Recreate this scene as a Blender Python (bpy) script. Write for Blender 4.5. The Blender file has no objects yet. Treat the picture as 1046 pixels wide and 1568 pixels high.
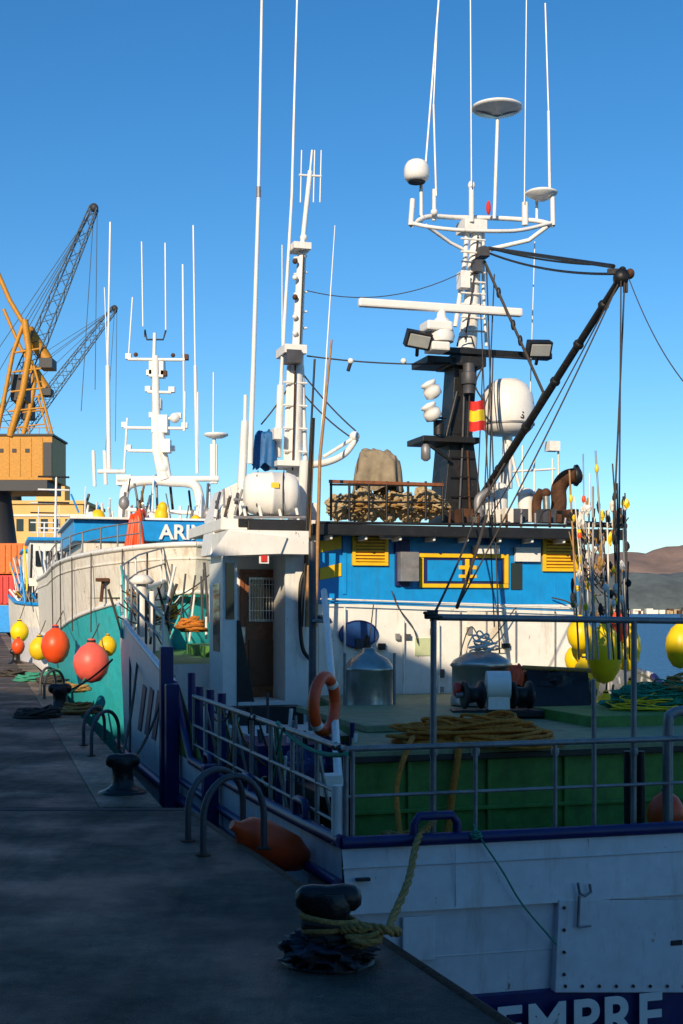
import bpy, math, random
from mathutils import Vector, Matrix, Euler, noise
random.seed(7)
V=Vector
scene=bpy.context.scene
# ---------------------------------------------------------------- site survey frame
EYE=1.9; FL=2000.0; U0=523.0; V0=935.0
def S(u,v,d):
    """bearing/elevation offsets measured at range d (m) -> world metres"""
    return V(((u-U0)*d/FL, d, EYE+(V0-v)*d/FL))
HX,HY=-.287,.958          # trawler heading
def F(a,s,z):             # trawler frame: a forward of transom, s to starboard
    return V((a*HX+s*HY, 10+a*HY-s*HX, z))
def W(u,v,a):
    k=(u-U0)/FL
    Y=(a+10*HY)/(k*HX+HY)
    return S(u,v,Y)
def toF(p):
    return (p.x*HX+(p.y-10)*HY, p.x*HY-(p.y-10)*HX, p.z)
def G(u,v,z=0.0):
    return S(u,v,(EYE-z)*FL/(v-V0))
# ---------------------------------------------------------------- materials
def mat(name,col,rough=.5,metal=0.,var=.15,scale=5.,rust=0.,rustcol=(.17,.07,.03),bump=.0,bscale=40,streak=False,spec=None,spots=0):
    m=bpy.data.materials.new(name); m.use_nodes=True
    nt=m.node_tree; N=nt.nodes; L=nt.links
    b=N['Principled BSDF']; b.inputs['Roughness'].default_value=rough; b.inputs['Metallic'].default_value=metal
    if spec is not None: b.inputs['Specular IOR Level'].default_value=spec
    tc=N.new('ShaderNodeTexCoord')
    def blot(src,sc,scale,p0,p1,colr,amt):
        mp=N.new('ShaderNodeMapping'); mp.inputs['Scale'].default_value=sc
        L.new(tc.outputs['Object'],mp.inputs['Vector'])
        n2=N.new('ShaderNodeTexNoise'); n2.inputs['Scale'].default_value=scale; n2.inputs['Detail'].default_value=7; n2.inputs['Roughness'].default_value=.72
        L.new(mp.outputs[0],n2.inputs['Vector'])
        r2=N.new('ShaderNodeValToRGB'); r2.color_ramp.elements[0].position=p0; r2.color_ramp.elements[1].position=p1
        r2.color_ramp.elements[0].color=(0,0,0,1); r2.color_ramp.elements[1].color=(amt,amt,amt,1)
        L.new(n2.outputs['Fac'],r2.inputs['Fac'])
        mx=N.new('ShaderNodeMixRGB'); L.new(r2.outputs['Color'],mx.inputs['Fac']); L.new(src,mx.inputs['Color1']); mx.inputs['Color2'].default_value=tuple(colr)+(1,)
        return mx.outputs['Color']
    n1=N.new('ShaderNodeTexNoise'); n1.inputs['Scale'].default_value=scale; n1.inputs['Detail'].default_value=5; n1.inputs['Roughness'].default_value=.65
    L.new(tc.outputs['Object'],n1.inputs['Vector'])
    r=N.new('ShaderNodeValToRGB'); r.color_ramp.elements[0].position=.3; r.color_ramp.elements[1].position=.7
    r.color_ramp.elements[0].color=tuple(c*(1-var) for c in col)+(1,)
    r.color_ramp.elements[1].color=tuple(min(1,c*(1+var*.6)) for c in col)+(1,)
    L.new(n1.outputs['Fac'],r.inputs['Fac'])
    out=r.outputs['Color']
    if rust>0: out=blot(out,(3.2,3.2,.5) if streak else (2,2,2),2.2,.66-rust*.25,.80-rust*.12,rustcol,.85)
    if spots>0: out=blot(out,(5,5,2.2),2.0,.68-spots*.05,.74-spots*.05,(.20,.075,.025),.9)
    L.new(out,b.inputs['Base Color'])
    if bump>0:
        n3=N.new('ShaderNodeTexNoise'); n3.inputs['Scale'].default_value=bscale; n3.inputs['Detail'].default_value=4
        L.new(tc.outputs['Object'],n3.inputs['Vector'])
        bp=N.new('ShaderNodeBump'); bp.inputs['Strength'].default_value=bump; bp.inputs['Distance'].default_value=.03
        L.new(n3.outputs['Fac'],bp.inputs['Height']); L.new(bp.outputs[0],b.inputs['Normal'])
    return m
WHITE=mat('white_paint',(.86,.83,.77),.42,var=.08,rust=.42,rustcol=(.55,.46,.36),streak=True,bump=.1,bscale=9,spots=.8)
WHITE2=mat('worn_white_paint',(.84,.78,.67),.55,var=.14,rust=.60,rustcol=(.50,.34,.18),streak=True,bump=.12,bscale=8,spots=1.3)
HULLW=mat('white_hull_paint',(.76,.74,.75),.4,var=.12,rust=.55,rustcol=(.52,.48,.44),streak=True,bump=.15,bscale=3,spots=.6)
PLAST=mat('white_gelcoat',(.86,.83,.78),.3,var=.06,rust=.3,rustcol=(.66,.60,.50))
BLUE=mat('blue_paint',(.004,.29,.72),.42,var=.16,rust=.42,rustcol=(.02,.2,.48),streak=True,bump=.08,bscale=8,spots=.4)
NAVY=mat('navy_paint',(.014,.018,.12),.45,var=.3,rust=.45,rustcol=(.05,.05,.08),spots=.3)
GREEN=mat('green_deck_paint',(.085,.25,.045),.6,var=.35,rust=.5,rustcol=(.07,.12,.04),bump=.2,bscale=12,streak=True,spots=.6)
GREENT=mat('hatch_top_paint',(.26,.29,.15),.65,var=.3,rust=.5,rustcol=(.16,.14,.09),bump=.15)
TURQ=mat('turquoise_paint',(.03,.46,.50),.5,var=.18,rust=.5,rustcol=(.09,.34,.34),streak=True,spots=.9,bump=.1,bscale=4)
YEL=mat('yellow_plastic',(.92,.64,.004),.4,var=.12,rust=.3,rustcol=(.55,.35,.02))
YELP=mat('yellow_paint',(.90,.54,.006),.5,var=.15,rust=.25,rustcol=(.5,.25,.03))
ORG=mat('orange_buoy_plastic',(.88,.085,.012),.42,var=.15,rust=.3,rustcol=(.5,.06,.03))
PINK=mat('faded_red_buoy_plastic',(.88,.13,.09),.45,var=.15,rust=.3,rustcol=(.6,.18,.13))
RED=mat('red_plastic',(.62,.03,.02),.45,var=.15)
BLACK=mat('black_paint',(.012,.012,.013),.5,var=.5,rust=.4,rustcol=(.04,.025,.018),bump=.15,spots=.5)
RUBBER=mat('black_rubber',(.018,.018,.02),.75,var=.3)
STEEL=mat('stainless_steel',(.50,.48,.43),.34,.9,var=.2,rust=.4,rustcol=(.22,.18,.13),bump=.15,bscale=6)
GALV=mat('galvanised_tube',(.30,.29,.29),.5,.4,var=.3,rust=.5,rustcol=(.15,.10,.07),spots=.6)
DGALV=mat('dull_tube',(.09,.09,.10),.55,.3,var=.3,rust=.5,rustcol=(.12,.06,.03))
ROPEO=mat('orange_rope',(.70,.24,.03),.9,var=.35,scale=30,bump=.6,bscale=120)
ROPET=mat('tan_rope',(.48,.27,.08),.9,var=.4,scale=30,bump=.6,bscale=120)
ROPEG=mat('green_rope',(.05,.3,.2),.9,var=.3,scale=30)
ROPEB=mat('dark_rope',(.06,.05,.042),.9,var=.3,scale=30)
WOOD=mat('varnished_wood',(.27,.09,.028),.4,var=.4,scale=14)
BAMB=mat('bamboo_pole',(.40,.21,.08),.6,var=.35,scale=10)
TAN=mat('canvas',(.48,.36,.20),.9,var=.3,scale=7,bump=.3,bscale=14)
TAND=mat('brown_tarp',(.29,.23,.15),.8,var=.3,scale=5,bump=.8,bscale=5)
RUST=mat('rusty_steel',(.11,.045,.02),.8,.2,var=.5,scale=9,bump=.4)
GLASS=mat('dark_glass',(.015,.02,.025),.08,var=.2)
BTARP=mat('blue_tarp',(.01,.12,.33),.6,var=.25,bump=.3,bscale=12)
OVAL=mat('oval_port_cover',(.02,.08,.26),.4,var=.3)
FRED=mat('flag_red',(.7,.03,.02),.8); FYEL=mat('flag_yellow',(.85,.6,.02),.8)
LAMP=mat('lamp_glass',(.55,.55,.5),.15,.2)
CRY=mat('crane_yellow',(.56,.24,.01),.55,var=.25,rust=.5,rustcol=(.3,.12,.02))
CRB=mat('crane_lattice_grey',(.07,.10,.13),.6,var=.2)
CRD=mat('crane_dark',(.035,.035,.04),.6)

# ---------------------------------------------------------------- builder
class Bd:
    def __init__(s,name,empty=True):
        s.root=None; s.parts={}; s.name=name; s.empty=empty; s.cur=None
        if empty:
            s.root=bpy.data.objects.new(name,None); scene.collection.objects.link(s.root)
        else: s.part(name)
    def part(s,n,bevel=0):
        if n not in s.parts: s.parts[n]=dict(v=[],f=[],m=[],sm=[],mats=[],bv=bevel)
        s.cur=s.parts[n]; return s
    def add(s,vs,fs,m,smooth=False):
        c=s.cur; o=len(c['v']); c['v']+= [tuple(v) for v in vs]
        if m not in c['mats']: c['mats'].append(m)
        mi=c['mats'].index(m)
        for f in fs: c['f'].append(tuple(i+o for i in f)); c['m'].append(mi); c['sm'].append(smooth)
    def tube(s,pts,r,m,n=8,r2=None,smooth=True):
        pts=[V(p) for p in pts]
        if r2 is None: r2=r
        k=len(pts); up=None; vs=[]
        for i,p in enumerate(pts):
            t=(pts[min(i+1,k-1)]-pts[max(i-1,0)])
            if t.length<1e-6: t=V((0,0,1))
            t.normalize()
            if up is None:
                up=V((0,0,1)) if abs(t.z)<.9 else V((1,0,0))
            a=up-t*up.dot(t)
            if a.length<1e-5: a=t.orthogonal()
            a.normalize(); up=a; b=t.cross(a)
            rr=r+(r2-r)*i/(k-1)
            for j in range(n):
                q=2*math.pi*j/n; vs.append(p+a*(rr*math.cos(q))+b*(rr*math.sin(q)))
        fs=[]
        for i in range(k-1):
            for j in range(n):
                j2=(j+1)%n; fs.append((i*n+j,i*n+j2,(i+1)*n+j2,(i+1)*n+j))
        s.add(vs,fs,m,smooth)
        s.add([vs[j] for j in range(n)][::-1]+[vs[(k-1)*n+j] for j in range(n)],[tuple(range(n)),tuple(range(n,2*n))],m)
    def lathe(s,c,prof,m,n=20,rot=None):
        c=V(c); R=rot.to_matrix() if rot else Matrix.Identity(3); vs=[]
        for (r,z) in prof:
            for j in range(n):
                q=2*math.pi*j/n; vs.append(c+R@V((r*math.cos(q),r*math.sin(q),z)))
        fs=[]
        for i in range(len(prof)-1):
            for j in range(n):
                j2=(j+1)%n; fs.append((i*n+j,i*n+j2,(i+1)*n+j2,(i+1)*n+j))
        s.add(vs,fs,m,True)
        if prof[0][0]>1e-3: s.add(vs[:n][::-1],[tuple(range(n))],m)
        if prof[-1][0]>1e-3: s.add(vs[-n:],[tuple(range(n))],m)
    def ell(s,c,r,m,n=18,rot=None):
        if not hasattr(r,'__len__'): r=(r,r,r)
        c=V(c); R=rot.to_matrix() if rot else Matrix.Identity(3); vs=[];h=n//2+1
        for i in range(h+1):
            th=math.pi*i/h
            for j in range(n):
                q=2*math.pi*j/n; vs.append(c+R@V((r[0]*math.sin(th)*math.cos(q),r[1]*math.sin(th)*math.sin(q),-r[2]*math.cos(th))))
        fs=[]
        for i in range(h):
            for j in range(n):
                j2=(j+1)%n; fs.append((i*n+j,i*n+j2,(i+1)*n+j2,(i+1)*n+j))
        s.add(vs,fs,m,True)
    def lump(s,c,r,m,amp=.25,fr=2.5,n=28,seed=0,flat=None,smooth=False):
        c=V(c); vs=[];h=n//2
        for i in range(h+1):
            th=math.pi*i/h
            for j in range(n):
                q=2*math.pi*j/n; d=V((math.sin(th)*math.cos(q),math.sin(th)*math.sin(q),-math.cos(th)))
                k=1+amp*(1-2.2*abs(noise.noise(d*fr+V((seed,seed*2,0)))))-amp*.5
                k+=amp*.3*noise.noise(d*fr*3+V((seed,0,5)))
                p=V((d.x*r[0]*k,d.y*r[1]*k,d.z*r[2]*k))
                if flat is not None and p.z<flat: p.z=flat
                vs.append(c+p)
        fs=[]
        for i in range(h):
            for j in range(n):
                j2=(j+1)%n; fs.append((i*n+j,i*n+j2,(i+1)*n+j2,(i+1)*n+j))
        s.add(vs,fs,m,smooth)
    def drape(s,c,rx,ry,h,m,top=.8,seed=0,n=96,lv=24,fold=1.0):
        """tarpaulin thrown over a box: uneven top, hanging folds, ragged hem"""
        c=V(c); vs=[]
        for i in range(lv+1):
            f=i/lv
            for j in range(n):
                q=2*math.pi*j/n; cx,sy=math.cos(q),math.sin(q)
                se=(abs(cx)**4+abs(sy)**4)**(-1/4)
                if f<.4: k=f/.4*top; z=h*(1-.10*(f/.4)**3)
                else:
                    g=(f-.4)/.6; k=top+(1-top)*g**.6; z=h*.90*(1-g)
                fo=fold*(.10*(1-abs(math.sin(q*3.5+seed+.8*math.sin(q*2)))*2)*max(0,f-.25)+.07*math.sin(q*11+seed*3+f*4)*max(0,f-.3))
                k*=1+fo
                z+=h*.24*noise.noise(V((cx*k*1.6+seed,sy*k*1.6,seed)))*(1-f*.6)-h*.16*abs(noise.noise(V((cx*k*4,sy*k*4,seed+4))))*(f<.5)+h*.06*math.sin(q*5+seed)*(f if f>.8 else 0)
                vs.append(c+V((rx*k*se*cx,ry*k*se*sy,z)))
        fs=[]
        for i in range(lv):
            for j in range(n):
                j2=(j+1)%n; fs.append((i*n+j,(i+1)*n+j,(i+1)*n+j2,i*n+j2))
        s.add(vs,fs,m,True)
    def hexa(s,p,m):
        s.add(p,[(3,2,1,0),(4,5,6,7),(0,1,5,4),(1,2,6,5),(2,3,7,6),(3,0,4,7)],m)
    def box(s,c,sz,m,rot=None):
        c=V(c); R=rot.to_matrix() if rot else Matrix.Identity(3); x,y,z=[q/2 for q in sz]
        s.hexa([c+R@V(q) for q in [(-x,-y,-z),(x,-y,-z),(x,y,-z),(-x,y,-z),(-x,-y,z),(x,-y,z),(x,y,z),(-x,y,z)]],m)
    def fbox(s,a0,a1,s0,s1,z0,z1,m):
        s.hexa([F(a0,s0,z0),F(a0,s1,z0),F(a1,s1,z0),F(a1,s0,z0),F(a0,s0,z1),F(a0,s1,z1),F(a1,s1,z1),F(a1,s0,z1)],m)
    def wbox(s,u0,v0,u1,v1,a0,a1,m):
        um=(u0+u1)/2
        _,s0,_=toF(W(u0,v0,a0)); _,s1,_=toF(W(u1,v0,a0)); z1=W(um,v0,a0).z; z0=W(um,v1,a0).z
        s.fbox(a0,a1,s0,s1,z0,z1,m); return (s0,s1,z0,z1)
    def sbox(s,u0,v0,u1,v1,d,dep,m):
        p=S(u0,v1,d); q=S(u1,v0,d); s.box(((p.x+q.x)/2,d+dep/2,(p.z+q.z)/2),(q.x-p.x,dep,q.z-p.z),m)
    def prism(s,pts,off,m):
        pts=[V(p) for p in pts]; n=len(pts); off=V(off)
        vs=pts+[p+off for p in pts]
        s.add(vs,[tuple(range(n))[::-1],tuple(range(n,2*n))]+[(i,(i+1)%n,n+(i+1)%n,n+i) for i in range(n)],m)
    def loft(s,secs,m,smooth=True):
        k=len(secs[0]); vs=[p for q in secs for p in q]; fs=[]
        for i in range(len(secs)-1):
            for j in range(k-1): fs.append((i*k+j,i*k+j+1,(i+1)*k+j+1,(i+1)*k+j))
        s.add(vs,fs,m,smooth)
    def pile(s,c,r,m,n=14,rt=.02,seed=1):
        rd=random.Random(seed); c=V(c)
        for i in range(n):
            k=rd.uniform(.35,1.); hz=(1-k*.8)*rd.random()+.05; ph=rd.uniform(0,6.28); tx=rd.uniform(-.3,.3); ty=rd.uniform(-.3,.3)
            ox,oy=rd.uniform(-.2,.2),rd.uniform(-.2,.2); pts=[]
            for j in range(23):
                q=ph+j/22*6.6; kk=k*(1+.13*math.sin(3*q+i))*.85
                pts.append(c+V(((kk*math.cos(q)+ox)*r[0],(kk*math.sin(q)+oy)*r[1],max(rt,(hz+tx*math.cos(q)*.5+ty*math.sin(q*2)*.4)*r[2]))))
            s.tube(pts,rt,m,n=6)
    def done(s):
        for n,c in s.parts.items():
            if not c['f']: continue
            me=bpy.data.meshes.new(n); me.from_pydata(c['v'],[],c['f'])
            for m in c['mats']: me.materials.append(m)
            me.polygons.foreach_set('material_index',c['m']); me.polygons.foreach_set('use_smooth',c['sm'])
            me.update()
            o=bpy.data.objects.new(n,me); scene.collection.objects.link(o)
            if s.root: o.parent=s.root
            if c['bv']>0:
                b=o.modifiers.new('bev','BEVEL'); b.width=c['bv']; b.segments=2; b.limit_method='ANGLE'; b.angle_limit=math.radians(55)
        return s
def sag(p,q,d,n=14):
    p=V(p);q=V(q); return [p.lerp(q,i/n)-V((0,0,d*4*(i/n)*(1-i/n))) for i in range(n+1)]
def bez(pts,n=8):
    pts=[V(p) for p in pts]; out=[]
    P=[pts[0]]+pts+[pts[-1]]
    for i in range(1,len(P)-2):
        for j in range(n):
            t=j/n; a,b,c,d=P[i-1],P[i],P[i+1],P[i+2]
            out.append(.5*((2*b)+(c-a)*t+(2*a-5*b+4*c-d)*t*t+(3*b-a-3*c+d)*t**3))
    out.append(pts[-1]); return out
def text(body,loc,size,m,parent,rotz,name,ext=.004,sp=1.0):
    cu=bpy.data.curves.new(name,'FONT'); cu.body=body; cu.size=size; cu.extrude=ext; cu.offset=.010*size/.4; cu.space_character=sp
    cu.materials.append(m); o=bpy.data.objects.new(name,cu); scene.collection.objects.link(o)
    o.location=loc; o.rotation_euler=(math.pi/2,0,rotz); o.parent=parent; return o

# ================================================================ GROUND
def quaymat(name,base,var):
    m=bpy.data.materials.new(name); m.use_nodes=True; nt=m.node_tree;N=nt.nodes;L=nt.links;b=N['Principled BSDF']
    tc=N.new('ShaderNodeTexCoord')
    def nz(sc,det=6,ro=.6,mp=None):
        n=N.new('ShaderNodeTexNoise');n.inputs['Scale'].default_value=sc;n.inputs['Detail'].default_value=det;n.inputs['Roughness'].default_value=ro
        if mp:
            q=N.new('ShaderNodeMapping');q.inputs['Scale'].default_value=mp;L.new(tc.outputs['Object'],q.inputs[0]);L.new(q.outputs[0],n.inputs[0])
        else: L.new(tc.outputs['Object'],n.inputs['Vector'])
        return n
    def ramp(src,p0,p1,c0,c1):
        r=N.new('ShaderNodeValToRGB');r.color_ramp.elements[0].position=p0;r.color_ramp.elements[1].position=p1;r.color_ramp.elements[0].color=c0+(1,);r.color_ramp.elements[1].color=c1+(1,);L.new(src,r.inputs[0]);return r
    def mul(a,c,f=1):
        mu=N.new('ShaderNodeMixRGB');mu.blend_type='MULTIPLY';mu.inputs[0].default_value=f;L.new(a,mu.inputs[1]);L.new(c,mu.inputs[2]);return mu.outputs[0]
    a=ramp(nz(1.1,9,.72).outputs['Fac'],.36,.64,tuple(c*(1-var) for c in base),tuple(c*(1+var) for c in base))
    x=mul(a.outputs[0],ramp(nz(110,3).outputs['Fac'],.3,.7,(.35,.35,.35),(1.6,1.6,1.6)).outputs[0])
    x=mul(x,ramp(nz(6,8,.75).outputs['Fac'],.38,.6,(.6,.6,.6),(1.3,1.26,1.2)).outputs[0])
    sp=ramp(nz(4.5,8,.7,(.8,2.6,1)).outputs['Fac'],.655,.68,(0,0,0),(.8,.8,.8))
    mx=N.new('ShaderNodeMixRGB');L.new(sp.outputs[0],mx.inputs[0]);L.new(x,mx.inputs[1]);mx.inputs[2].default_value=(.34,.32,.30,1)
    x=mul(mx.outputs[0],ramp(nz(.45,6,.65).outputs['Fac'],.44,.56,(1.2,1.12,1.05),(.5,.5,.5)).outputs[0],.9)
    x=mul(x,ramp(nz(1.0,6,.7,(4,.35,1)).outputs['Fac'],.5,.62,(1,1,1),(.55,.53,.5)).outputs[0],.85)
    L.new(x,b.inputs['Base Color'])
    rr=ramp(nz(.8,5).outputs['Fac'],.4,.6,(.5,.5,.5),(.85,.85,.85)); L.new(rr.outputs[0],b.inputs['Roughness'])
    bp=N.new('ShaderNodeBump');bp.inputs['Strength'].default_value=1;bp.inputs['Distance'].default_value=.02;L.new(nz(40,6,.7).outputs['Fac'],bp.inputs['Height']);L.new(bp.outputs[0],b.inputs['Normal'])
    return m
ASPH=quaymat('worn_asphalt',(.098,.073,.055),.4); CONC=quaymat('quay_concrete',(.27,.20,.145),.3)
near=[(4.2,-4),(.80,6.0),(-1.47,12.55)]
def fe(y): return -1.72-.272*(y-12.6)
q=Bd('quay')
q.part('near_slab',0); q.prism([(x,y,0) for x,y in near]+[(-40,12.55,0),(-40,-4,0)],(0,0,-4),ASPH)
q.part('behind_slab'); q.prism([(4.2,-4,0),(-80,-4,0),(-80,-60,0),(33,-60,0)],(0,0,-4),ASPH)
q.part('far_slab'); q.prism([(fe(12.62)-.62,12.62,-.003),(fe(132)-.62,132,-.003),(-160,132,-.003),(-160,12.62,-.003)],(0,0,-4),ASPH)
q.part('cope_stones',.012)
y=12.62
while y<132:
    y2=min(132,y+2.4); g=.012
    q.prism([(fe(y),y,0.002),(fe(y2-g),y2-g,0.002),(fe(y2-g)-.61,y2-g,0.002),(fe(y)-.61,y,0.002)],(0,0,-4),CONC); y=y2
q.part('edge_angle')
q.tube([(near[i][0]-.03,near[i][1],-.02) for i in range(3)],.04,RUST,6)
q.part('expansion_joint'); q.prism([(-40,12.42,.004),(-1.45,12.42,.004),(-1.5,12.56,.004),(-40,12.56,.004)],(0,0,-.02),RUBBER)
q.prism([(-3.4,5.9,.004),(-1.35,5.9,.004),(-1.35,5.96,.004),(-3.4,5.96,.004)],(0,0,-.02),RUBBER)
q.part('pier'); q.prism([(-160,132.05,0),(-12,132.05,0),(-12,330,0),(-160,330,0)],(0,0,-4),CONC)
q.done()
wm=bpy.data.materials.new('sea_water_mat'); wm.use_nodes=True; b=wm.node_tree.nodes['Principled BSDF']; b.inputs['Base Color'].default_value=(.02,.09,.2,1); b.inputs['Roughness'].default_value=.35; b.inputs['Specular IOR Level'].default_value=.3
n=wm.node_tree.nodes.new('ShaderNodeTexNoise'); n.inputs['Scale'].default_value=.9; n.inputs['Detail'].default_value=6
tc=wm.node_tree.nodes.new('ShaderNodeTexCoord'); wm.node_tree.links.new(tc.outputs['Object'],n.inputs['Vector'])
bp=wm.node_tree.nodes.new('ShaderNodeBump'); bp.inputs['Strength'].default_value=1; bp.inputs['Distance'].default_value=1.0
wm.node_tree.links.new(n.outputs['Fac'],bp.inputs['Height']); wm.node_tree.links.new(bp.outputs[0],b.inputs['Normal'])
w=Bd('sea_water',False); w.add([(-6000,-300,-2.3),(6000,-300,-2.3),(6000,9000,-2.3),(-6000,9000,-2.3)],[(0,1,2,3)],wm); w.done()

# hills
hm=mat('hill_scrub',(.26,.17,.13),.95,var=.4,scale=.015,rust=.55,rustcol=(.12,.13,.11),bump=0)
hm2=mat('shore_woodland',(.10,.12,.12),.95,var=.45,scale=.03)
hl=Bd('hills',False)
def hills(x0,x1,y0,y1,hgt,m,nx=110,ny=22):
    vs=[];fs=[]
    for j in range(ny+1):
        for i in range(nx+1):
            x=x0+(x1-x0)*i/nx; yy=y0+(y1-y0)*j/ny
            e=math.sin(math.pi*min(1,(j/ny)*.9))**.8*min(1,i/nx*9,(nx-i)/nx*5)
            h=hgt*e*(.85+.2*noise.noise(V((x*.003,yy*.003,1)))+.16*noise.noise(V((x*.012,yy*.012,3)))+.07*noise.noise(V((x*.05,yy*.05,3))))
            vs.append((x,yy,-2.5+h))
    for j in range(ny):
        for i in range(nx): a=j*(nx+1)+i; fs.append((a,a+1,a+nx+2,a+nx+1))
    hl.add(vs,fs,m,True)
hills(120,2600,1950,2800,140,hm); hills(120,2400,1700,1960,60,hm2); hills(-900,500,4200,5200,70,hm)
hl.done()
tw=Bd('distant_town'); tw.part('houses')
rd=random.Random(3)
for i in range(60):
    x=rd.uniform(330,640); h=rd.uniform(3,7); tw.box((x,1690+rd.uniform(-10,10),h/2-2.3),(rd.uniform(4,11),12,h),rd.choice([WHITE2,TAN,WHITE2,RUST]))
tw.done()

# ================================================================ UNSEEN BUILDING guessed behind the viewer, roof line shaped to shade the quay
wh=Bd('unseen_shade_building'); wh.part('walls')
A=V((-30,14.95,0)); Bp=V((15,-18.34,0)); dn=(Bp-A).normalized(); nb=V((-abs(dn.y),-abs(dn.x),0)).normalized()*24
brick=mat('shade_building_render',(.19,.155,.12),.9,var=.2,scale=1)
wh.prism([A,Bp,Bp+nb,A+nb],(0,0,11.7),brick)
wh.part('roof')
wh.prism([A+V((0,0,11.7)),Bp+V((0,0,11.7)),Bp+nb+V((0,0,11.7)),A+nb+V((0,0,11.7))],(0,0,.3),RUST)
wh.part('doors')
for i in range(6):
    p=A+dn*(5+i*8)-nb.normalized()*.02
    wh.box(p+V((0,0,2.2)),(4,.12,4.4),NAVY,Euler((0,0,math.atan2(dn.y,dn.x))))
    wh.box(p+V((0,0,8)),(3,.12,1.6),GLASS,Euler((0,0,math.atan2(dn.y,dn.x))))
wh.done()

# ================================================================ TRAWLER 1
t=Bd('fishing_trawler')
def s_port(a):
    pts=[(0,0),(13,0),(15,.15),(17,.75),(19,1.75),(20.5,2.9),(21.2,3.6)]
    for (a0,b0),(a1,b1) in zip(pts,pts[1:]):
        if a<=a1: return b0+(b1-b0)*(a-a0)/(a1-a0)
    return 3.6
def zcap(a):
    if a<7.8: return .11-.03*a+ .0025*a*a
    return .9+(a-7.8)*.15
t.part('hull')
def section(a,zt):
    sp=s_port(a); fl=max(0,(a-12)/9)
    L=[]
    for zz,o in ((zt,0),(zt-.12,.0),(-.45 if zt>-.3 else zt-.3,.02+.25*fl),(-1.1,.08+.6*fl),(-1.7,.25+.9*fl),(-2.4,.7+1.1*fl)):
        L.append((min(sp+o,3.58),zz))
    return L
st=[0,.4,1.5,3,5,7,7.79]; st2=[7.8,9,10.5,12,13.5,15,16,17,18,19,20,20.7,21.2]
for grp in (st,st2):
    t.loft([[F(a+(.0),s,z) for s,z in section(a,zcap(a))] for a in grp],HULLW)
    t.loft([[F(a,7.2-s,z) for s,z in section(a,zcap(a))] for a in grp],HULLW)
t.add([F(7.8,0,-.3),F(7.8,.09,-.3),F(7.8,.09,.9),F(7.8,0,.9)],[(0,1,2,3)],HULLW)
zs=-.42
t.part('transom')
def trow(z,a,n=12,s0=0): return [F(a-.10*math.sin(math.pi*i/n),s0+(7.2-2*s0)*i/n,z) for i in range(n+1)]
t.loft([trow(.10,0),trow(zs,-.06,s0=.03)],HULLW,False)
t.loft([trow(zs,-.06,s0=.03),trow(zs-.012,-.012,s0=.03),trow(-1.12,.02,s0=.08)],HULLW,False)
t.loft([trow(-1.12,.02,s0=.08),trow(-1.13,-.03,s0=.08),trow(-1.75,0,s0=.2),trow(-2.4,.2,s0=.7)],NAVY,False)
t.tube(trow(-.07,-.028),.006,HULLW,5); t.tube(trow(-.80,.004,s0=.06),.006,HULLW,5)
for s_ in (.9,2.05,4.3): t.tube([F(-.085,s_,.06),F(-.1,s_,-.40)],.005,HULLW,5)
t.part('hull_caps',.01)
cap=[F(a,.0,zcap(a)+.02) for a in [7.8,6.5,5,4,3,2,1,0]]
t.tube(cap,.055,NAVY,8)
t.tube(trow(.12,0),.05,NAVY,8)
t.tube([F(a,7.2,zcap(a)+.02) for a in [7.8,6,4,2,0]],.055,NAVY,8)
ff=[7.8,9,10.5,12,13.5,15,16,17,18,19,20,20.7,21.2]
t.tube([F(a,s_port(a),zcap(a)+.02) for a in ff],.05,HULLW,8)
t.tube([F(a,7.2-s_port(a),zcap(a)+.02) for a in ff],.05,HULLW,8)
t.tube([F(a,-.03,zcap(a)-.3) for a in [0,1,2,3,4,5,6,7]],.045,NAVY,8)
t.tube([F(a,s_port(a)-.02,-.55) for a in [0,2,4,6,8,10,12,14,15]],.07,NAVY,8)
t.tube([F(a,s_port(a)-.02,-.95) for a in [0,2,4,6,8,10,12,14,15]],.07,NAVY,8)
t.part('hull_stripes')
for k in range(4):
    a=8.1+k*.75
    t.prism([F(a,-.012,.72),F(a+.35,-.012,.76),F(a+1.0,-.004,.0),F(a+.65,-.004,.0)][::-1],F(0,.01,0)-F(0,0,0),NAVY)
t.part('decks')
t.add([F(.02,.06,-.5),F(.02,7.14,-.5),F(7.8,7.14,-.5),F(7.8,.06,-.5)],[(0,1,2,3)],GREEN)
fo=[11,12,13,14,15,16,17,18,19,20,20.7]
t.add([F(a,s_port(a)+.05,1.05) for a in fo]+[F(a,7.15-s_port(a),1.05) for a in fo[::-1]],[tuple(range(22))[::-1]],GREEN)
t.add([F(7.8,.06,-.1),F(7.8,7.14,-.1),F(11,7.14,-.1),F(11,.06,-.1)],[(0,1,2,3)],GREEN)
t.add([F(11,.06,-.1),F(11,7.1,-.1),F(11,7.1,1.05),F(11,.06,1.05)],[(0,1,2,3)],WHITE)
t.loft([[F(a,.07,zcap(a)),F(a,.07,-.5)] for a in [0,2,4,6,7.8]],GREEN,False)
t.loft([[F(.07,s,.1),F(.07,s,-.5)] for s in [0.05,2,4,7.1]],GREEN,False)
for k in range(9): t.fbox(.9*k+.3,.9*k+.36,.07,.2,-.5,zcap(.9*k+.3)-.02,WHITE)
t.part('fish_hold',.008)
P5=[(1.9,.66),(6.3,2.0),(9.6,2.5),(9.6,7.05),(1.9,7.05)]
t.prism([F(a,s,-.5) for a,s in P5][::-1],(0,0,1.04),GREEN)
t.prism([F(a-(.05 if a<2 else 0),s,.545) for a,s in P5][::-1],(0,0,.06),GREENT)
t.fbox(1.82,1.88,.6,7.1,.50,.56,BLACK)
for k in range(8): t.fbox(1.86,1.9,1.2+k*.8,1.24+k*.8,-.5,.5,GREEN)
t.fbox(1.85,1.895,.66,7.05,.02,.06,GREEN)
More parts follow.
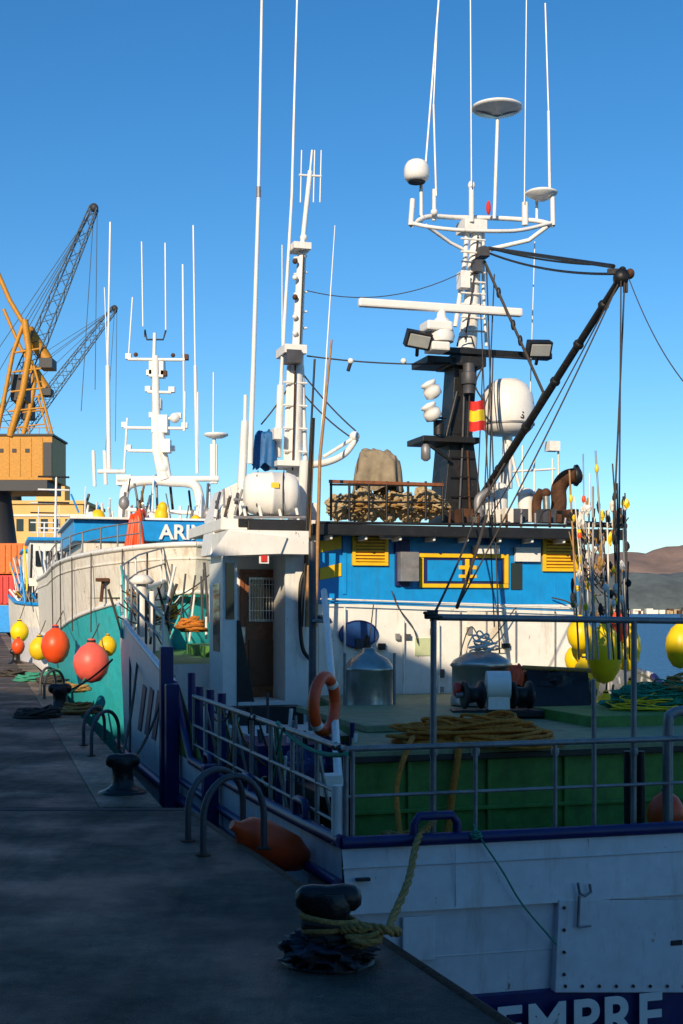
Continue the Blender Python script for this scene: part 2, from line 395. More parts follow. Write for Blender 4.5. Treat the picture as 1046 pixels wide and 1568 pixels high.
t.wbox(560,1108,812,1118,3.6,6.5,GREENT); t.wbox(700,1088,905,1104,5.5,6.0,BLACK)
t.wbox(905,1095,1046,1130,3.5,5,GREEN)
# ---------------- wheelhouse
t.part('deckhouse_lower',.01); t.fbox(9.68,14,2.53,6.93,-.1,2.0,WHITE)
t.part('deckhouse_upper',.01); t.fbox(9.68,14,2.53,6.93,2.001,3.05,BLUE)
for s_ in (3.05,4.05,5.9,6.5): t.fbox(9.672,9.68,s_,s_+.012,2.02,3.04,BLUE)
t.part('bridge_roof',.015)
t.fbox(9.25,14.4,2.3,7.55,3.05,3.16,BLACK)
t.fbox(9.2,9.25,2.3,7.55,3.03,3.2,BLACK)
t.fbox(9.25,14.4,2.3,7.55,3.16,3.19,DGALV)
for k in range(9): t.fbox(9.26,9.66,2.6+k*.55,2.64+k*.55,2.97,3.05,WHITE)
t.part('windows',.004)
def frame(u0,v0,u1,v1,m,th=5,fill=None,louv=0,a=9.68):
    t.wbox(u0,v0,u1,v0+th,a-.05,a,m); t.wbox(u0,v1-th,u1,v1,a-.05,a,m)
    t.wbox(u0,v0+th,u0+th,v1-th,a-.05,a,m); t.wbox(u1-th,v0+th,u1,v1-th,a-.05,a,m)
    if fill: t.wbox(u0+th,v0+th,u1-th,v1-th,a-.015,a,fill)
    if louv:
        for i in range(louv):
            y0=v0+th+(v1-v0-2*th)*(i+.15)/louv; y1=v0+th+(v1-v0-2*th)*(i+.75)/louv
            t.wbox(u0+th,y0,u1-th,y1,a-.045,a-.015,YELP)
OR=mat('louvre_orange',(.45,.15,.01),.5,var=.3)
frame(540,812,595,866,YELP,5,OR,9); frame(832,820,885,875,YELP,5,OR,9)
frame(643,848,779,900,YELP,6,NAVY)
t.wbox(655,858,708,890,9.64,9.66,BLUE); t.wbox(724,858,768,890,9.64,9.66,BLUE)
t.wbox(713,856,719,893,9.63,9.66,YELP); t.wbox(703,866,713,872,9.63,9.66,YELP); t.wbox(719,866,730,872,9.63,9.66,YELP); t.wbox(703,880,730,885,9.63,9.66,YELP)
t.wbox(606,830,612,897,9.62,9.68,NAVY); t.wbox(612,826,628,898,9.655,9.67,NAVY)
t.wbox(614,845,642,890,9.45,9.66,GALV); t.wbox(783,862,800,903,9.66,9.68,GLASS); t.wbox(585,812,605,825,9.5,9.68,WHITE)
t.wbox(730,835,765,848,9.5,9.68,WHITE); t.wbox(790,838,828,860,9.6,9.67,WHITE)
t.wbox(525,818,531,910,9.66,9.672,BLUE)
for (v0,v1) in ((820,844),(862,886)):
    p=[W(490,v0+8,9.66),W(523,v0,9.66),W(523,v1-4,9.66),W(490,v1+2,9.66)]
    t.prism(p,F(.015,0,0)-F(0,0,0),YELP)
c=W(549,971,9.64); sx_=F(0,1,0)-F(0,0,0)
t.prism([c+sx_*(.31*math.cos(q_))+V((0,0,.205*math.sin(q_))) for q_ in [2*math.pi*i/36 for i in range(36)]],F(.035,0,0)-F(0,0,0),OVAL)
t.tube([c+sx_*(.31*math.cos(q_))+V((0,0,.205*math.sin(q_))) for q_ in [2*math.pi*i/36 for i in range(37)]],.014,NAVY,6)
t.part('wall_fittings',.005)
t.wbox(636,977,662,1004,9.66,9.68,mat('notice',(.55,.6,.35),.6))
for u,v0,v1 in ((618,950,1085),(672,955,1085),(528,930,1100),(600,1010,1060)):
    t.tube([W(u,v0,9.6),W(u,v1,9.6)],.018,WHITE)
t.tube([W(490,917,9.6),W(880,930,9.6)],.014,WHITE); t.tube([W(490,922,9.55),W(885,936,9.55)],.010,BLUE)
for u in (705,745,790,850): t.tube([W(u,935,9.62),W(u,1090,9.62)],.012,GALV)
for k in range(18):
    u=random.uniform(500,870); v=random.uniform(955,1060); t.wbox(u,v,u+random.uniform(5,12),v+random.uniform(6,16),9.6,9.66,random.choice([WHITE,GALV,WHITE2,BLACK,DGALV]))
t.wbox(716,935,774,1000,9.64,9.68,WHITE2)
t.tube(bez([W(600,905,9.6),W(610,930,9.5),W(632,960,9.5),W(640,985,9.6)]),.010,ROPEB); t.tube(bez([W(845,915,9.6),W(875,925,9.5),W(880,950,9.5)]),.012,ROPEB)
t.tube(bez([W(700,1020,9.5),W(720,960,9.4),W(745,985,9.4),W(790,930,9.5)]),.010,ROPEB); t.lump(W(562,990,9.4),(.05,.05,.16),ROPEB,.4,3,16,seed=2); t.tube([W(565,985,9.4),W(572,925,9.55)],.01,ROPEB,5)
# port companionway / porch
t.part('port_companionway',.012)
t.wbox(340,850,487,1130,9.9,10.8,WHITE)
t.wbox(341,848,363,1112,8.9,8.98,WHITE)
s0=toF(W(341,900,8.9))[1]
t.fbox(8.98,9.9,s0,s0+.06,.2,2.6,WHITE)
t.fbox(9.1,9.6,s0-.006,s0,1.3,2.3,GLASS)
t.wbox(437,848,470,1112,9.1,9.9,WHITE)
t.wbox(470,815,487,1112,9.5,9.9,WHITE)
t.wbox(346,862,359,948,8.88,8.9,GLASS)
t.wbox(350,812,473,848,8.65,9.9,WHITE)
p=[W(322,852,8.6),W(350,812,8.6),W(440,822,8.6),W(430,848,8.6)]
t.prism(p,F(.08,0,0)-F(0,0,0),WHITE)
t.wbox(400,850,409,860,8.62,8.64,RED); t.wbox(397,847,412,863,8.64,8.65,PLAST)
t.wbox(385,1095,440,1130,8.7,9.9,WHITE); t.wbox(366,1075,437,1098,8.8,9.9,WHITE)
p=[W(363,950,8.88),W(368,950,8.88),W(396,1112,8.88),W(363,1112,8.88)]
t.prism(p,F(.06,0,0)-F(0,0,0),BLACK)
t.part('companionway_door',.006)
frame(368,872,438,1072,WOOD,6,None,0,9.9)
t.wbox(374,878,432,1068,9.87,9.9,WOOD)
t.wbox(381,884,425,952,9.84,9.87,STEEL); t.wbox(384,888,422,948,9.83,9.84,GLASS)
for k in range(9): t.tube([W(386+k*4.4,886,9.82),W(386+k*4.4,952,9.82)],.007,PLAST,5)
for v in (895,915,935): t.tube([W(382,v,9.82),W(424,v,9.82)],.008,PLAST,5)
t.wbox(381,980,425,1050,9.85,9.87,mat('wood_panel',(.16,.055,.018),.4,var=.3)); t.wbox(370,960,376,985,9.82,9.87,STEEL)
t.part('upper_port_deck',.02)
t.wbox(338,795,487,812,9.3,12,WHITE); 
t.prism([W(330,795,11),W(345,748,11),W(372,735,11),W(385,795,11)],F(1.0,0,0)-F(0,0,0),WHITE)
t.prism([W(322,850,9.9),W(330,790,9.9),W(345,770,9.9),W(360,850,9.9)],F(.8,0,0)-F(0,0,0),WHITE)
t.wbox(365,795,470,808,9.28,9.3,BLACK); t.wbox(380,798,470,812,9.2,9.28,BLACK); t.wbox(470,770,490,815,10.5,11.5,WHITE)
for u in (378,402,432,458): t.tube([W(u,800,9.8),W(u-6,770,9.8)],.025,WHITE)
t.tube([W(358,792,9.6),W(470,792,9.6)],.02,GALV); t.tube([W(358,765,9.6),W(372,765,9.6)],.02,GALV)
for k in range(18):
    u=random.uniform(328,380); v=random.uniform(740,800); t.tube([W(u,v,9.9),W(u+random.uniform(-12,12),v+random.uniform(10,40),9.8)],random.uniform(.01,.03),random.choice([WHITE,GALV,DGALV,ROPEB]))
t.part('liferaft_canister')
c=W(415,756,10)
t.lathe(c,[(0,-.42),(.2,-.42),(.29,-.37),(.33,-.25),(.33,-.03),(.345,-.02),(.345,.02),(.33,.03),(.33,.25),(.29,.37),(.2,.42),(0,.42)],PLAST,24,Euler((0,math.pi/2,.15)))
t.box(c+V((.08,-.33,.1)),(.12,.02,.08),YELP)
for o in (-.2,.2): t.tube([c+V((o,-.1,-.34)),c+V((o,-.3,-.2)),c+V((o,-.345,0)),c+V((o,-.25,.25)),c+V((o,0,.35))],.01,RUBBER,5)
t.tube([c+V((-.4,-.1,-.36)),c+V((.45,-.1,-.36))],.03,BLACK); t.tube([c+V((-.3,0,-.36)),c+V((-.4,0,-.55))],.03,WHITE); t.tube([c+V((.3,0,-.36)),c+V((.4,0,-.55))],.03,WHITE)
t.part('blue_tarp'); t.drape(W(406,716,10.8),.19,.2,.58,BTARP,.85,3)
# ---------------- second mast
t.part('aft_signal_mast')
A0=10.8
t.tube([W(455,815,A0),W(450,720,A0),W(455,530,A0)],.14,WHITE,12,r2=.11)
t.tube([W(437,720,A0),W(443,560,A0)],.04,WHITE); t.tube([W(468,715,A0),W(462,560,A0)],.04,WHITE)
t.tube([W(455,530,A0),W(463,375,A0)],.085,WHITE,12,r2=.07)
t.tube([W(463,375,A0),W(475,262,A0)],.04,WHITE)
t.tube([W(475,262,A0),W(478,230,A0)],.018,WHITE)
t.wbox(436,527,470,540,A0-.3,A0+.3,WHITE); t.wbox(440,535,462,555,A0-.35,A0-.1,DGALV)
t.tube([W(458,268,A0),W(492,270,A0)],.02,WHITE)
for u in (462,482,492): t.tube([W(u,230,A0),W(u-2,310,A0)],.011,WHITE)
t.wbox(450,370,477,380,A0-.2,A0+.2,WHITE); t.ell(W(465,364,A0),.06,WHITE)
for v in (395,420,450,480,505): t.tube([W(450,v,A0),W(470,v-3,A0)],.018,WHITE); t.ell(W(452,v+5,A0-.1),.045,RUST if v in(395,450) else WHITE)
for v in (585,620,655,690): t.tube([W(434,v,A0-.1),W(470,v+2,A0-.1)],.018,WHITE)
t.tube([W(448,720,A0-.16),W(452,560,A0-.16)],.015,RUST,5); t.tube([W(459,540,A0-.12),W(465,390,A0-.1)],.012,ROPEB,5)
t.tube([W(430,590,A0),W(425,700,A0)],.06,WHITE,10); t.tube([W(430,590,A0),W(447,300,A0),W(455,0,A0),W(456,-90,A0)],.03,PLAST,r2=.01)
t.tube([W(383,710,A0-.4),W(388,560,A0-.4),W(396,300,A0-.4)],.045,PLAST,r2=.03); t.tube([W(396,300,A0-.4),W(401,0,A0-.4),W(402,-90,A0-.4)],.026,PLAST,r2=.016)
t.tube([W(396,286,A0-.4),W(396,302,A0-.4)],.038,GALV)
t.tube([W(368,790,A0-.4),W(375,645,A0-.4)],.07,WHITE,10,r2=.06); t.tube([W(375,645,A0-.4),W(376,605,A0-.4)],.03,WHITE)
t.tube([W(490,700,A0),W(513,345,A0)],.018,PLAST,r2=.007)
t.tube([W(432,530,A0),W(432,375,A0)],.01,PLAST,5)
t.tube(bez([W(467,712,A0-.6),W(500,708,A0-.6),W(528,695,A0-.6),W(546,672,A0-.6)]),.06,WHITE,10,r2=.045); t.ell(W(543,668,A0-.6),.08,WHITE)
t.tube([W(495,700,A0-.6),W(540,672,A0-.6)],.03,WHITE)
t.tube([W(467,705,A0-.6),W(460,815,A0-.4)],.08,WHITE)
for p,q_ in (((462,570),(545,660)),((462,600),(535,668)),((470,545),(690,557)),((462,560),(400,650)),((458,390),(462,530)),((455,540),(470,700))):
    t.tube(sag(W(*p,A0),W(*q_,A0),.05,8),.013,ROPEB,5)
for u in (537,618,690): t.ell(W(u,553,A0),.05,WHITE)
t.tube([W(537,555,A0),W(533,568,A0)],.03,RUBBER)
t.tube(sag(W(470,445,A0),W(712,415,A0),.25),.008,ROPEB,5)
t.wbox(425,705,475,713,A0-.4,A0+.3,WHITE); t.wbox(420,655,432,672,A0-.3,A0,WHITE)
t.part('tall_poles')
t.tube([W(470,960,8.9),W(474,790,9),W(480,640,9)],.035,BAMB,r2=.026); t.tube([W(483,960,8.9),W(490,700,8.9),W(508,520,8.9)],.032,BAMB,r2=.016)
t.tube([W(463,960,8.9),W(474,700,8.9),W(482,550,8.9)],.016,BLACK)
t.tube([W(478,1150,7.2),W(479,960,7.4),W(478,830,7.6)],.055,DGALV,r2=.05); 
# ---------------- main mast
t.part('main_mast',.01)
M=11.0
def trap(u0,u1,v0,u2,u3,v1,a,dep,m):
    b=[W(u0,v0,a),W(u1,v0,a)]; c_=[W(u2,v1,a),W(u3,v1,a)]; o=F(dep,0,0)-F(0,0,0)
    t.hexa([b[0],b[1],b[1]+o,b[0]+o,c_[0],c_[1],c_[1]+o,c_[0]+o],m)
trap(678,742,800,690,724,665,M-.2,.7,BLACK); trap(690,724,665,698,732,545,M-.2,.5,BLACK)
t.wbox(656,535,846,544,M-.3,M-.1,BLACK); t.wbox(655,545,700,555,M-.3,M+.5,BLACK); t.wbox(690,545,745,560,M-.3,M+.4,BLACK)
t.wbox(648,668,735,677,M-.4,M+.4,BLACK); t.tube([W(650,676,M-.3),W(690,705,M-.3)],.03,BLACK)
t.tube([W(660,640,M-.3),W(683,640,M-.3)],.02,BLACK); t.tube([W(683,670,M-.3),W(700,600,M-.3)],.035,BLACK)
t.lathe(W(718,580,M-.35),[(.1,-.25),(.1,-.1),(.13,-.1),(.13,.1),(.1,.1),(.1,.25)],DGALV,14)
t.tube([W(703,795,M-.24),W(708,690,M-.24),W(712,560,M-.24)],.02,DGALV); t.tube([W(720,795,M-.24),W(716,690,M-.24)],.02,RUST)
for v in (700,730,760): t.tube([W(690,v,M-.25),W(728,v+1,M-.25)],.012,BLACK)
t.tube([W(700,530,M-.3),W(703,516,M-.3),W(722,516,M-.3),W(726,530,M-.3)],.015,BLACK); t.tube(bez([W(735,650,M-.4),W(742,620,M-.4),W(728,590,M-.4),W(740,560,M-.4)]),.014,ROPEB)
t.part('mast_head')
t.tube([W(715,535,M),W(722,460,M),W(731,345,M)],.17,WHITE,12,r2=.09)
t.tube([W(697,500,M),W(712,400,M),W(716,345,M)],.04,WHITE); t.tube([W(745,530,M),W(740,440,M),W(740,345,M)],.028,WHITE)
for v in (365,385,400,415,430,448,465,485,505): t.tube([W(706,v,M-.15),W(743,v+3,M-.15)],.018,WHITE)
t.wbox(712,335,746,352,M-.2,M+.2,WHITE); t.wbox(706,415,720,440,M-.25,M-.05,WHITE); t.wbox(735,378,750,392,M-.3,M-.1,DGALV); t.wbox(728,395,738,415,M-.3,M-.1,DGALV)
t.tube([W(712,520,M-.2),W(724,440,M-.18),W(732,360,M-.13)],.014,ROPEB,5)
t.tube(bez([W(630,345,M-.5),W(655,332,M-.2),W(700,333,M),W(760,334,M),W(820,338,M-.2),W(848,345,M-.5)]),.04,WHITE)
t.tube(bez([W(632,342,M-.5),W(655,347,M-.7),W(700,352,M-.8),W(760,354,M-.8),W(800,352,M-.7),W(846,341,M-.5)]),.032,WHITE)
t.tube([W(652,345,M-.3),W(690,372,M),W(722,388,M)],.03,WHITE); t.tube([W(846,341,M-.4),W(810,368,M-.1),W(750,382,M)],.04,WHITE)
t.tube([W(629,345,M-.5),W(632,305,M-.5)],.045,WHITE); t.tube([W(847,345,M-.5),W(846,300,M-.5)],.04,WHITE)
for u,v0,v1,r in ((645,340,280,.03),(665,338,290,.035),(722,340,285,.045),(804,345,310,.055),(822,340,305,.025),(757,335,182,.03)):
    t.tube([W(u,v0,M-.2),W(u+(5 if u==757 else 0),v1,M-.2)],r,WHITE)
t.ell(W(722,284,M-.2),(.06,.06,.08),WHITE); t.ell(W(665,325,M-.3),.06,WHITE)
def radome(u,v,a,R,h):
    p=W(u,v,a); t.lathe(p,[(0,-h*.5),(R*.7,-h*.5),(R*.95,-h*.38),(R,-h*.2),(R,.0),(R*.93,h*.2),(R*.75,h*.36),(R*.45,h*.46),(0,h*.5)],PLAST,26)
radome(638,261,M-.3,.21,.37); t.lathe(W(638,278,M-.3),[(.14,-.02),(.17,.05)],BLACK,16)
radome(777,622,M+.3,.47,.98); t.lathe(W(777,650,M+.3),[(.475,-.02),(.475,.01)],GALV,26)
text('S',W(797,640,M-.16)+V((0,0,0)),.16,RUBBER,t.root,.3,'radome_mark',.002)
p=W(761,169,M-.2); t.lathe(p,[(0,-.08),(.08,-.08),(.12,-.04),(.38,.0),(.43,.02),(.43,.05),(.38,.07),(0,.08)],PLAST,30); t.tube([p+V((-.35,0,-.0)),p+V((0,0,-.1)),p+V((.35,0,0))],.015,GALV)
p=W(829,298,M-.4); t.lathe(p,[(0,-.09),(.1,-.09),(.26,.0),(.28,.03),(.22,.06),(0,.09)],PLAST,26)
for a_,b_,r in (((652,250),(672,0),.018),((668,300),(664,160),.018),((664,160),(675,-80),.012),((722,285),(720,-80),.012),((803,310),(807,-80),.010),((842,300),(840,170),.026),((840,170),(835,5),.015),((812,600),(819,370),.010),((672,0),(677,-80),.013)):
    t.tube([W(*a_,M-.3),W(*b_,M-.3)],r,PLAST,6)
t.ell(W(748,318,M-.3),(.04,.04,.12),FRED)
t.part('radar_scanner',.03)
a_,b_=W(549,463,M-.6),W(799,479,M-.6); d=(b_-a_); cc=(a_+b_)/2
t.box(cc,(d.length,.12,.14),PLAST,Euler((0,-math.atan2(d.z,math.hypot(d.x,d.y)),math.atan2(d.y,d.x))))
t.lathe(W(676,505,M-.6),[(.2,-.2),(.22,-.1),(.18,.05),(.14,.14),(.08,.2),(.06,.36)],PLAST,18); t.wbox(655,490,694,505,M-.8,M-.4,PLAST)
t.wbox(662,522,690,536,M-.8,M-.4,WHITE)
t.part('deck_floodlights',.01)
for u,v,tl in ((640,520,.12),(825,534,-.05)):
    c=W(u,v,M-.7); R_=Euler((.5,tl,.3))
    t.box(c,(.42,.16,.27),BLACK,R_); t.box(c+R_.to_matrix()@V((0,-.085,0)),(.35,.02,.2),LAMP,R_); t.tube([c,c+V((0,.3,-.2))],.03,BLACK)
t.part('search_lights')
for v in (598,632): 
    c=W(661,v,M-.5); t.lathe(c,[(.05,-.14),(.14,-.1),(.15,.02),(.1,.08),(.13,.1),(.13,.15),(0,.17)],PLAST,16,Euler((.2,-.5,0)))
c=W(652,693,M-.4); t.lathe(c,[(.03,-.14),(.08,-.1),(.08,.08),(.04,.14)],GALV,12)
c=W(672,655,M-.4); t.lathe(c,[(.09,-.12),(.09,.12)],BLACK,12)
t.part('ensign')
for (v0,v1,m) in ((614,628,FRED),(628,645,FYEL),(645,660,FRED)):
    t.loft([[W(719+i*4,v0+math.sin(i)*1.2,M-.9+.05*math.sin(i*1.3)),W(719+i*4-1,v1+math.sin(i)*1.2,M-.9+.05*math.sin(i*1.3))] for i in range(7)],m)
t.tube([W(719,606,M-.9),W(716,670,M-.9)],.012,ROPEB,5)
# ---------------- boom & rigging
t.part('derrick_boom')
tip=S(951,425,17.5); root=W(727,778,10.4)
t.tube([root,root.lerp(tip,.5),tip],.07,BLACK,10,r2=.05)
for o in (-.3,-.1,.1,.25,.4): t.ell(root.lerp(tip,.5+o),.08,BLACK,8)
t.lathe(tip,[(0,-.1),(.09,-.09),(.11,0),(.09,.09),(0,.1)],BLACK,10,Euler((1.2,0,0))); t.ell(tip+V((.12,0,.05)),(.06,.08,.07),RUST); t.ell(tip+V((.02,0,.1)),.05,BLACK); t.box(tip+V((-.1,0,.08)),(.16,.06,.07),BLACK); t.box(tip+V((.06,0,-.1)),(.06,.05,.2),BLACK)
mh=W(748,380,10.8); t.tube([mh,tip+V((-.1,0,.15))],.03,BLACK); t.tube(sag(mh+V((0,0,-.08)),tip+V((-.05,0,.05)),.1),.018,BLACK)
t.tube(sag(W(742,378,10.9),W(905,405,9),.05),.016,BLACK)
t.part('rigging')
rg=[(tip,W(700,930,6),.10,.011),(tip,S(947,945,12),.05,.010),(tip+V((.05,0,0)),S(940,800,15),.05,.012),(tip,W(752,790,9),.05,.010),(tip+V((.1,0,0)),S(1060,600,14),.15,.007),
 (W(742,400,10.8),W(832,600,9.5),.0,.026),(W(745,410,10.8),W(765,1000,8.8),.05,.013),(W(735,450,10.6),W(757,960,8.6),.05,.010),(W(832,600,9.5),W(725,790,9.2),.05,.016),(W(757,420,10.8),W(740,800,9.5),.03,.012),
 (W(700,930,6),W(745,790,9),.06,.026),(W(725,800,9),W(660,950,3),.06,.015),(W(740,540,10.8),W(730,790,9.5),.02,.01),(W(755,545,10.8),W(748,800,9.5),.02,.012)]
for p,q_,s_,r in rg: t.tube(sag(p,q_,s_),r,ROPEB,5)
for f in (.25,.5,.62): t.ell(W(742,400,10.8).lerp(W(832,600,9.5),f),(.04,.04,.09),BLACK)
# ---------------- monkey island contents
t.part('roof_basket',.006)
RB=9.75
for u in (507,535,565,592,625,652,678): t.tube([W(u,737,RB),W(u,797,RB)],.02,BLACK)
for v in (742,768): t.tube([W(505,v,RB),W(680,v+2,RB)],.016,BLACK)
t.wbox(504,737,680,742,RB-.02,RB+.01,WOOD)
t.part('stowed_nets')
for i in range(34):
    u=512+i*4.8; t.lump(W(u,772+random.uniform(-14,16),RB+.35+random.uniform(0,.3)),(.13,.16,.14),TAN,.5,2.8,22,seed=i)
for i in range(7): t.pile(W(520+i*25,786,RB+.35),(.25,.2,.45),ROPET if i%2 else TAN,9,.016,seed=i)
t.part('canvas_cover'); 
t.drape(W(579,750,RB+.6),.40,.36,.66,TAND,.74,7.5,fold=1.9)
t.ell(W(560,690,RB+.6),(.07,.07,.04),TAND)
t.part('funnels_vents')
for u,v0,v1,r in ((762,800,748,.17),(805,800,756,.13),(745,800,770,.11)): 
    t.tube([W(u,v0,10.3),W(u,v1,10.3)],r,WHITE,16); t.ell(W(u,v1,10.3),(r*1.12,r*1.12,.1),WHITE)
t.tube([W(777,748,M+.3),W(777,668,M+.3)],.09,WHITE); t.tube([W(765,745,M),W(775,680,M)],.03,WHITE); t.tube([W(795,745,M),W(780,680,M)],.03,WHITE)
for u in (800,818,846,855): t.tube([W(u,800,10.3),W(u,672+(u%7)*5,10.3)],.018,WHITE)
t.tube([W(785,722,10.3),W(850,718,10.3)],.02,WHITE); t.wbox(842,675,858,690,10.2,10.4,WHITE)
t.tube(bez([W(852,800,10.0),W(856,772,10.0),W(856,748,10.0),W(867,732,9.9),W(886,728,9.7)]),.13,RUST,14); t.lathe(W(884,728,9.7),[(.17,-.05),(.18,0),(.14,.03)],BLACK,16,Euler((0,math.pi/2,0)))
t.tube(bez([W(822,800,10.0),W(822,768,10.0),W(830,752,9.9)]),.08,RUST,12); t.tube([W(838,800,9.7),W(836,755,9.7)],.06,STEEL,12); t.ell(W(836,755,9.7),.08,RUST)
t.tube(bez([W(735,800,9.6),W(733,765,9.6),W(750,752,9.6)]),.07,GALV,12)
for u in range(688,960,22): t.tube([W(u,808,9.3),W(u+random.uniform(-3,3),790+random.uniform(-14,4),9.3)],.02,random.choice([BLACK,GALV,RUST]))
for k in range(14):
    u=random.uniform(690,880); t.wbox(u,random.uniform(778,792),u+random.uniform(8,22),800,9.5,9.8,random.choice([BLACK,DGALV,WHITE2,RUST]))
t.tube([W(485,800,9.28),W(960,806,9.28)],.022,BLACK)
t.part('wall_pipes')
t.tube(bez([W(470,870,9.0),W(460,900,9.0),W(462,985,9.0),W(475,1010,9.0)]),.03,BLACK)
t.part('gaff_poles')
rd=random.Random(5)
tops=[(872,720),(880,760),(893,695),(897,800),(903,725),(908,745),(912,690),(921,790),(938,710),(945,740),(957,755),(962,860),(886,800),(930,800)]
for i,(u,v) in enumerate(tops):
    d=rd.uniform(15.5,17.5); b0=S(u+rd.uniform(-6,22),1010,d-.4); p1=S(u,v,d)
    t.tube([b0,p1],rd.uniform(.008,.014),rd.choice([BAMB,GALV,ROPEB,WHITE2,BAMB]),6)
    if i%2==0:
        for k in range(rd.choice([1,2,3])):
            f=rd.uniform(.3,.95); t.ell(b0.lerp(p1,f),(.028,.028,.055),rd.choice([YEL,YEL,WHITE,ORG,ROPEB]),10)
for k in range(80):
    u=rd.uniform(874,962); v=rd.uniform(770,945); d=rd.uniform(15.5,17.4); t.lump(S(u,v,d),(rd.uniform(.015,.04),.03,rd.uniform(.03,.08)),rd.choice([YEL,WHITE2,RUBBER,ROPET,WHITE,RUBBER,BAMB]),.5,3,10,seed=k)
for k in range(16):
    t.tube(sag(S(rd.uniform(870,900),rd.uniform(780,860),17),S(rd.uniform(915,965),rd.uniform(790,940),16.5),rd.uniform(.05,.4)),.008,rd.choice([ROPEB,ROPET,ROPEB]),5)
t.tube([S(868,800,17.2),S(960,806,17.2)],.035,BLACK); t.tube([S(948,1010,16.5),S(940,760,16.5)],.022,BLACK)
t.tube([S(958,1060,16.5),S(955,760,16.5)],.018,GALV)

# ---------------- aft deck gear
t.part('steel_tanks')
c=S(565,1085,17.3); t.lathe(c,[(.33,0),(.34,.03),(.33,.06),(.33,.5),(.35,.52),(.33,.55),(.25,.66),(.1,.74),(.08,.8),(0,.8)],STEEL,28)
c=S(737,1078,17.8); t.lathe(c,[(.42,0),(.42,.1),(.40,.12),(.40,.5),(.43,.53),(.38,.6),(.2,.7),(0,.72)],STEEL,28)
t.tube([S(528,1110,17.),S(528,1000,17.)],.02,GALV); t.tube([S(604,1110,17.),S(604,1000,17.)],.02,GALV)
t.part('net_winch',.01)
c=S(762,1064,15.7)
t.box(c+V((0,0,0)),(.26,.3,.34),WHITE); t.lathe(c+V((0,-.05,.12)),[(.17,-.14),(.17,.14)],WHITE,18,Euler((0,math.pi/2,0)))
for o in (-.3,.28):
    t.lathe(c+V((o,0,0)),[(.05,-.12),(.17,-.12),(.17,-.09),(.1,-.05),(.09,.05),(.17,.09),(.17,.12),(.05,.12)],BLACK,18,Euler((0,math.pi/2,.2)))
t.lathe(c+V((-.48,.05,.06)),[(.0,-.05),(.09,-.03),(.09,.03),(0,.05)],RED,14,Euler((0,math.pi/2,.2)))
t.tube([c+V((-.5,0,0)),c+V((.45,0,0))],.04,GALV); t.box(c+V((0,.1,-.22)),(1.1,.4,.08),BLACK)
t.part('deck_covers',.02)
t.lump(S(850,1060,17.3),(.55,.4,.33),BLACK,.2,1.5,30,seed=4); t.prism([S(806,1022,17.2),S(900,1026,17.2),S(905,1088,16.6),S(812,1088,16.6)],(0,.5,0),BLACK)
t.tube([S(800,1022,17.1),S(905,1027,17.1)],.03,ROPET)
t.drape(S(790,1050,17.2),.13,.12,.28,ORG,.6,3)
t.pile(S(740,1000,18),(.25,.2,.35),WHITE2,10,.012,seed=8)
t.part('rope_coils')
t.pile(G(722,1140,.6),(.85,.42,.38),ROPEO,56,.018,seed=2)
t.pile(G(790,1143,.6),(.4,.35,.15),ROPEO,16,.018,seed=5)
t.pile(F(1.15,.95,-.5),(.5,.38,.6),ROPET,42,.022,seed=6)
t.pile(F(1.2,.55,-.5),(.25,.3,.3),ROPEB,12,.02,seed=9)
t.tube(bez([F(1.2,.9,-.1),F(1.6,1.0,.3),F(1.82,1.2,.66),F(2.4,1.5,.68),F(2.6,1.8,.66)]),.026,ROPEO); t.tube(bez([F(1.7,1.5,-.4),F(1.8,1.62,.2),F(1.85,1.7,.66),F(2.3,1.75,.68)]),.035,ROPEO)
t.pile(S(495,955,17.5),(.14,.1,.16),GALV,10,.012,seed=12)
t.part('stern_rails')
za,zb=.83,.46
t.tube([F(.08,.05,za),F(.08,7.1,za)],.024,GALV,10); t.tube([F(.08,.05,zb),F(.08,7.1,zb)],.014,GALV)
for u in (540,728,850,910,1024): 
    p=W(u,1200,.08); a_,s_,_=toF(p); t.tube([F(.08,s_,.1),F(.08,s_,za)],.018,GALV)
t.tube([W(663,1290,.12),W(664,946,.12)],.025,GALV,10); t.tube([W(970,1285,.12),W(971,946,.12)],.025,GALV,10); t.tube([W(910,1215,.2),W(909,1040,.2)],.02,GALV,10)
t.tube([W(664,945,.12),W(1060,951,.12)],.027,GALV,10)
for u in (664,728,850,971): t.lathe(W(u,1151,.1),[(.03,-.03),(.036,0),(.03,.03)],GALV,10)
t.tube([W(964,1285,.3),W(963,1150,.3)],.045,BLACK); t.tube([W(982,1285,.3),W(981,1150,.3)],.035,BLACK)
t.tube(bez([W(1023,1300,.2),W(1023,1120,.2),W(1030,1093,.2),W(1050,1088,.2)]),.045,GALV)
t.ell(W(664,944,.12),.035,GALV)
t.pile(W(662,948,.14),(.08,.07,.09),ROPEB,10,.012,seed=1)
pr=[0.05,1,2,3,4,5,6,6.6]
t.tube([F(a,.05,za+.0) for a in pr],.027,GALV,10); t.tube([F(a,.05,za-.36) for a in pr],.018,GALV); t.tube([F(a,.05,za-.6) for a in pr],.014,GALV)
for k in range(9):
    a=.05+k*.82; t.tube([F(a,.05,zcap(a)),F(a,.05,za)],.021,GALV)
    if k%2: t.tube([F(a,.3,-.4),F(a,.06,.7)],.016,GALV)
t.tube(sag(F(0,.04,.8),F(2.2,.04,.86),.1),.02,ROPEG,6)
for a in (.15,.3,1.9,3.1,3.3): 
    t.pile(F(a,.05,za-.03),(.05,.05,.07),ROPEB,6,.012,seed=int(a*10))
t.tube([W(496,905,6.5),W(510,1060,4),W(524,1285,.1)],.04,WHITE,8); t.tube([F(.1,.0,.1),F(.1,.0,.55)],.05,WHITE)
t.wbox(495,1188,524,1220,.9,1.1,WHITE)
rd=random.Random(9)
